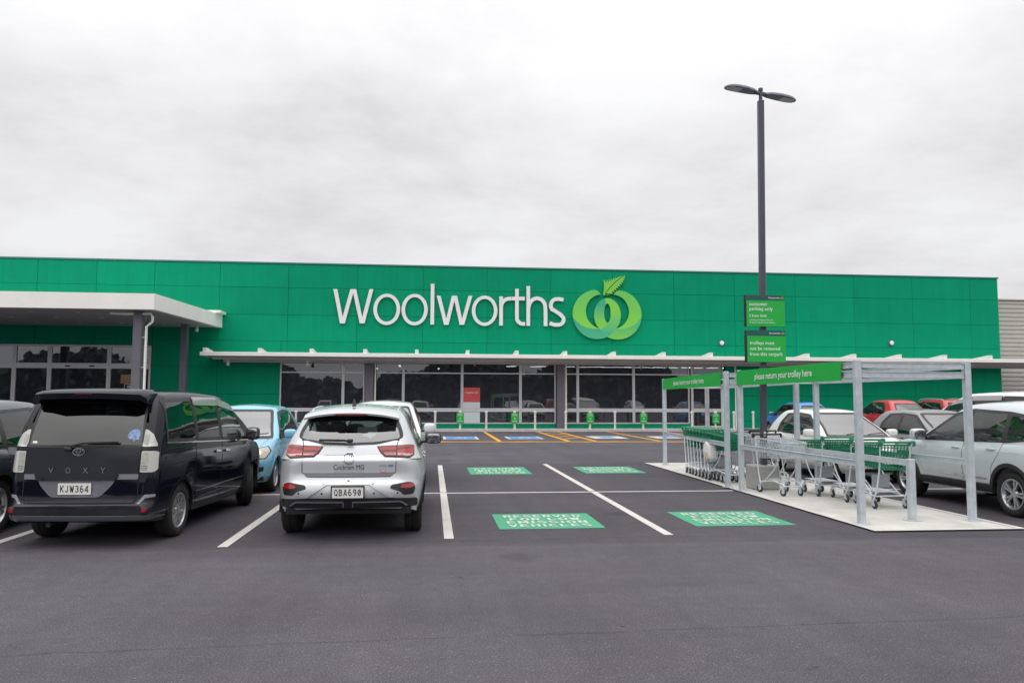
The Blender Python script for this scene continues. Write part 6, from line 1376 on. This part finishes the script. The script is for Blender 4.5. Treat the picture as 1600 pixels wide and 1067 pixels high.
# ------------------------------------------------------------------ trolleys
M_TGREEN = pmat('trolley_green', (0.010, 0.20, 0.10), 0.4, noise=(10, .08)); M_WIRE = pmat('trolley_zinc', (0.68, 0.72, 0.76), 0.38, 0.2, noise=(12, .1)); M_CAST = pmat('castor_rubber', (.03, .03, .033), .7)
def rod(mb, p, q, r_=.0032, n=4): mb.tube([p, q], r_, n, cap=False)
def trolley(kind, label, nested=False):
    """handle at x=0, nose towards +x"""
    o = empty('shopping_trolley'); o['category'] = 'trolley'; o['label'] = label
    Lb = .92
    def W_(t, zt_): return (.275-.075*t)*(0.80+.20*zt_)
    def zb_(t): return .60+.06*t
    def zt_(t): return .97-.05*t
    def pt(t, h, sd): return (.03+Lb*t+.035*h*t, sd*W_(t, h), zb_(t)+(zt_(t)-zb_(t))*h)
    m = MB()
    if kind == 'plastic':
        for sd in (-1, 1):
            for t in np.linspace(0, 1, 14): bar(m, pt(t, 0, sd), pt(t, 1, sd), .006, .016)
            for h in (0, .22, .44, .66, .86): bar(m, pt(0, h, sd), pt(1, h, sd), .007, .014)
            bar(m, pt(0, 1, sd), pt(1, 1, sd), .03, .028); bar(m, pt(0, .74, sd), pt(.3, .72, sd), .008, .05)
        for y in np.linspace(-1, 1, 7): bar(m, pt(1, 0, y), pt(1, 1, y), .020, .007)
        for h in (0, .22, .44, .66, .86, 1): bar(m, pt(1, h, -1), pt(1, h, 1), .010, .022 if h < 1 else .03)
        for t in np.linspace(0, 1, 13): bar(m, pt(t, 0, -1), pt(t, 0, 1), .02, .006)
        for y in np.linspace(-1, 1, 7): bar(m, pt(0, 0, y), pt(1, 0, y), .016, .007)
        bk = m.build('basket', M_TGREEN, o)
    else:
        for sd in (-1, 1):
            for t in np.linspace(0, 1, 24): rod(m, pt(t, 0, sd), pt(t, 1, sd))
            for h in (0, .16, .32, .48, .64, .82): rod(m, pt(0, h, sd), pt(1, h, sd), .0036)
            rod(m, pt(0, 1, sd), pt(1, 1, sd), .007, 6)
        for y in np.linspace(-1, 1, 12): rod(m, pt(1, 0, y), pt(1, 1, y))
        for h in (0, .2, .4, .6, .8): rod(m, pt(1, h, -1), pt(1, h, 1))
        rod(m, pt(1, 1, -1), pt(1, 1, 1), .007, 6)
        for t in np.linspace(0, 1, 22): rod(m, pt(t, 0, -1), pt(t, 0, 1))
        for y in np.linspace(-1, 1, 8): rod(m, pt(0, 0, y), pt(1, 0, y), .0036)
        bk = m.build('basket', M_WIRE, o)
    # hinged rear flap / child seat
    m = MB(); a = R(62 if nested else 8)
    fl = lambda u, y: (.03+u*math.sin(a), y*(.25-.04*u), .95-u*math.cos(a))
    for y in np.linspace(-1, 1, 11): rod(m, fl(0, y), fl(.33, y), .003)
    for u in (.0, .1, .2, .33): rod(m, fl(u, -1), fl(u, 1), .004)
    m.build('rear_flap', M_WIRE if kind != 'plastic' else M_TGREEN, o)
    if not nested:
        m = MB(); 
        for y in np.linspace(-.2, .2, 8): rod(m, (.05, y, .86), (.22, y, .70), .004)
        rod(m, (.05, -.2, .86), (.05, .2, .86), .006); rod(m, (.22, -.2, .70), (.22, .2, .70), .006); m.box(.10, .16, -.20, .20, .775, .785); m.build('child_seat', M_TRIM if kind != 'plastic' else M_TGREEN, o)
    # chassis
    m = MB()
    for sd in (-1, 1):
        m.tube([(-.05, sd*.255, 1.02), (.02, sd*.25, .94), (.06, sd*.245, .60), (.13, sd*.25, .30), (.20, sd*.255, .155)], .0125, 8)
        m.tube([(.20, sd*.25, .19), (.55, sd*.20, .235), (.82, sd*.165, .20), (.86, sd*.16, .155)], .0125, 8)
        m.tube([(.30, sd*.232, .21), (.58, sd*.205, .42), (.74, sd*.19, .62)], .011, 8)
    m.tube([(.86, -.16, .17), (.86, .16, .17)], .011, 8); m.tube([(.20, -.25, .19), (.20, .25, .19)], .011, 8); m.build('frame', M_WIRE, o, True)
    m = MB(); m.box(.24, .80, -.17, .17, .245, .255) if kind == 'plastic' else [rod(m, (.24, y, .25), (.82, y*.8, .245), .004) for y in np.linspace(-.2, .2, 8)]; m.build('lower_tray', M_WIRE, o)
    m = MB(); m.tube([(-.05, -.27, 1.02), (-.05, .27, 1.02)], .017, 10); m.build('handle', M_TGREEN if kind == 'plastic' else M_TRIM, o, True)
    for sd in (-1, 1):
        m = MB(); blob(m, (-.02, sd*.268, 1.0), (.055, .016, .045), .6); m.build('handle_end', M_TGREEN if kind == 'plastic' else M_TRIM, o, True)
    if kind == 'plastic':
        m = MB(); m.box(.40, .415, -.15, .15, .30, .50, .004); m.build('notice_panel', pmat('trolley_panel', (.33, .35, .38), .5), o)
    for x, y in ((.22, .255), (.22, -.255), (.86, .16), (.86, -.16)):
        a_ = random.uniform(-.5, .5); w = empty('castor', (x, y, .062), a_, parent=o)
        m = MB(); m.lathe([(.02, -.014), (.055, -.015), (.062, -.009), (.062, .009), (.055, .015), (.02, .014)], 18, 'y', (-.03, 0, 0)); m.build('castor_wheel', M_CAST, w, True)
        m = MB(); m.lathe([(0, -.017), (.026, -.017), (.026, .017), (0, .017)], 12, 'y', (-.03, 0, 0)); m.box(-.045, .012, -.026, -.019, -.01, .075); m.box(-.045, .012, .019, .026, -.01, .075); m.box(-.04, .012, -.026, .026, .0755, .085); m.build('castor_fork', M_GALV, w)
    return o
def put(t, x, y, heading, label, group):
    t.location = (x, y, .018); t.rotation_euler = (0, 0, R(90-heading)); tag(t, label, 'trolley', group)
G1, G2 = 'nested trolleys in the far shelter', 'loose trolleys in the near shelter'
tn = trolley('plastic', '', True)
ORD = ['rearmost, handle nearest the shop', 'second from the shop end', 'third from the shop end', 'fourth from the shop end', 'fifth, holding the hanging bag', 'third from the camera end', 'second from the camera end', 'foremost, nose nearest the lamp post']
for i in range(8):
    t = tn if i == 0 else copy_tree(tn)
    put(t, 6.06-.012*i+random.uniform(-.008, .008), 17.42-.236*i, 180+random.uniform(-.8, .8), 'green basket trolley in the nested line, '+ORD[i], G1)
tg_ = trolley('plastic', '', False)
for i, (x, y, hd, lb) in enumerate(((7.0, 11.08, -2, 'nearest the camera'), (6.98, 11.84, 1, 'middle one of three'), (6.9, 12.62, -1, 'farthest of three, beside the wire trolley'))):
    t = tg_ if i == 0 else copy_tree(tg_); put(t, x, y, hd, 'green basket trolley in the near shelter, '+lb, G2)
tw_ = trolley('wire', '', False)
for i, (x, y, hd, lb) in enumerate(((6.16, 13.72, 176, 'bare wire trolley standing alone against the near shelter\'s left rail'), (6.80, 15.35, 183, 'wire trolley just behind the lamp post, nose towards the camera'), (6.82, 16.0, 181, 'wire trolley farther back behind the lamp post'))):
    t = tw_ if i == 0 else copy_tree(tw_); put(t, x, y, hd, lb, G2 if i == 0 else 'wire trolleys behind the lamp post')
# carrier bag hung on the nested trolleys
bg = empty('plastic_bag', (5.78, 15.55, .42)); tag(bg, 'crumpled white plastic carrier bag hanging on the nested trolleys', 'bag')
def bagmesh(c, r_, seed, sh=1.0, nx=22, ny=14):
    rnd = random.Random(seed); ph = [rnd.uniform(0, 6.28) for _ in range(8)]; vs_ = []; fs_ = []
    for i in range(ny+1):
        a = -math.pi/2+math.pi*i/ny
        for j in range(nx):
            b = 2*math.pi*j/nx; k = 1+.07*math.sin(5*b+ph[0]+3*a)+.05*math.sin(9*b+ph[1]-5*a)+.04*math.sin(7*a+ph[2]+2*b); e = .6
            ca, sa = math.copysign(abs(math.cos(a))**e, math.cos(a)), math.copysign(abs(math.sin(a))**e, math.sin(a)); cb, sb = math.copysign(abs(math.cos(b))**.8, math.cos(b)), math.copysign(abs(math.sin(b))**.8, math.sin(b))
            vs_.append((c[0]+r_[0]*ca*cb*k, c[1]+r_[1]*ca*sb*k, c[2]+r_[2]*sa*(1+.05*math.sin(4*b+ph[3]))))
    for i in range(ny):
        for j in range(nx): fs_.append((i*nx+j, i*nx+(j+1) % nx, (i+1)*nx+(j+1) % nx, (i+1)*nx+j))
    return vs_, fs_
v, f = bagmesh((-.02, 0, .19), (.12, .22, .21), 3); mobj('bag_body', v, f, pmat('bag_film', (.76, .75, .74), .35, noise=(18, .12)), bg, True)
v, f = bagmesh((-.085, -.04, .12), (.065, .12, .10), 5); mobj('bag_print', v, f, pmat('bag_print', (.64, .50, .42), .5, noise=(22, .5)), bg, True)
for yy in (-.10, .12):
    m = MB(); m.tube([(0, yy, .33), (.02, yy+.05, .44), (.09, yy+.10, .50), (.14, yy+.12, .46)], .022, 7, rs=[.03, .018, .012, .008]); m.build('bag_handle', MATS['bag_film'], bg, True)

# ------------------------------------------------------------------ wooded skyline behind the camera, mirrored in the shop glass
rnd = random.Random(11); tv = []; tf = []
for k in range(14000):
    x = rnd.uniform(-130, 130); hmax = 7.2+1.6*math.sin(x*.07)+1.6*math.sin(x*.19+1)+.8*math.sin(x*.6); z = rnd.uniform(0, 1)**.8*hmax; y = -62+rnd.uniform(-4, 4); s_ = rnd.uniform(.35, .8)
    a, b = rnd.uniform(0, 6.28), rnd.uniform(-.7, .7); u = Vector((math.cos(a), math.sin(a), 0))*s_; w = Vector((-math.sin(a)*math.sin(b), math.cos(a)*math.sin(b), math.cos(b)))*s_; p = Vector((x, y, z)); q = len(tv)
    tv += [p-u-w*.6, p+u*.8-w, p+u+w*.7, p-u*.7+w]; tf.append((q, q+1, q+2, q+3))
for i in range(130):       # solid backing sheet, added to keep sky from glinting between the leaves
    x0, x1 = -130+2*i, -128+2*i; hh = lambda x: .90*(7.2+1.6*math.sin(x*.07)+1.6*math.sin(x*.19+1)+.8*math.sin(x*.6)); q = len(tv)
    tv += [Vector((x0, -66, -.1)), Vector((x1, -66, -.1)), Vector((x1, -65.5, hh(x1))), Vector((x0, -65.5, hh(x0)))]; tf.append((q, q+1, q+2, q+3))
tl = mobj('far_woodland', tv, tf, pmat('foliage', (.075, .09, .08), .9, noise=(.5, .15))); tag(tl, 'dark belt of trees across the road, mirrored in the shop glass', 'woodland', kind='stuff')
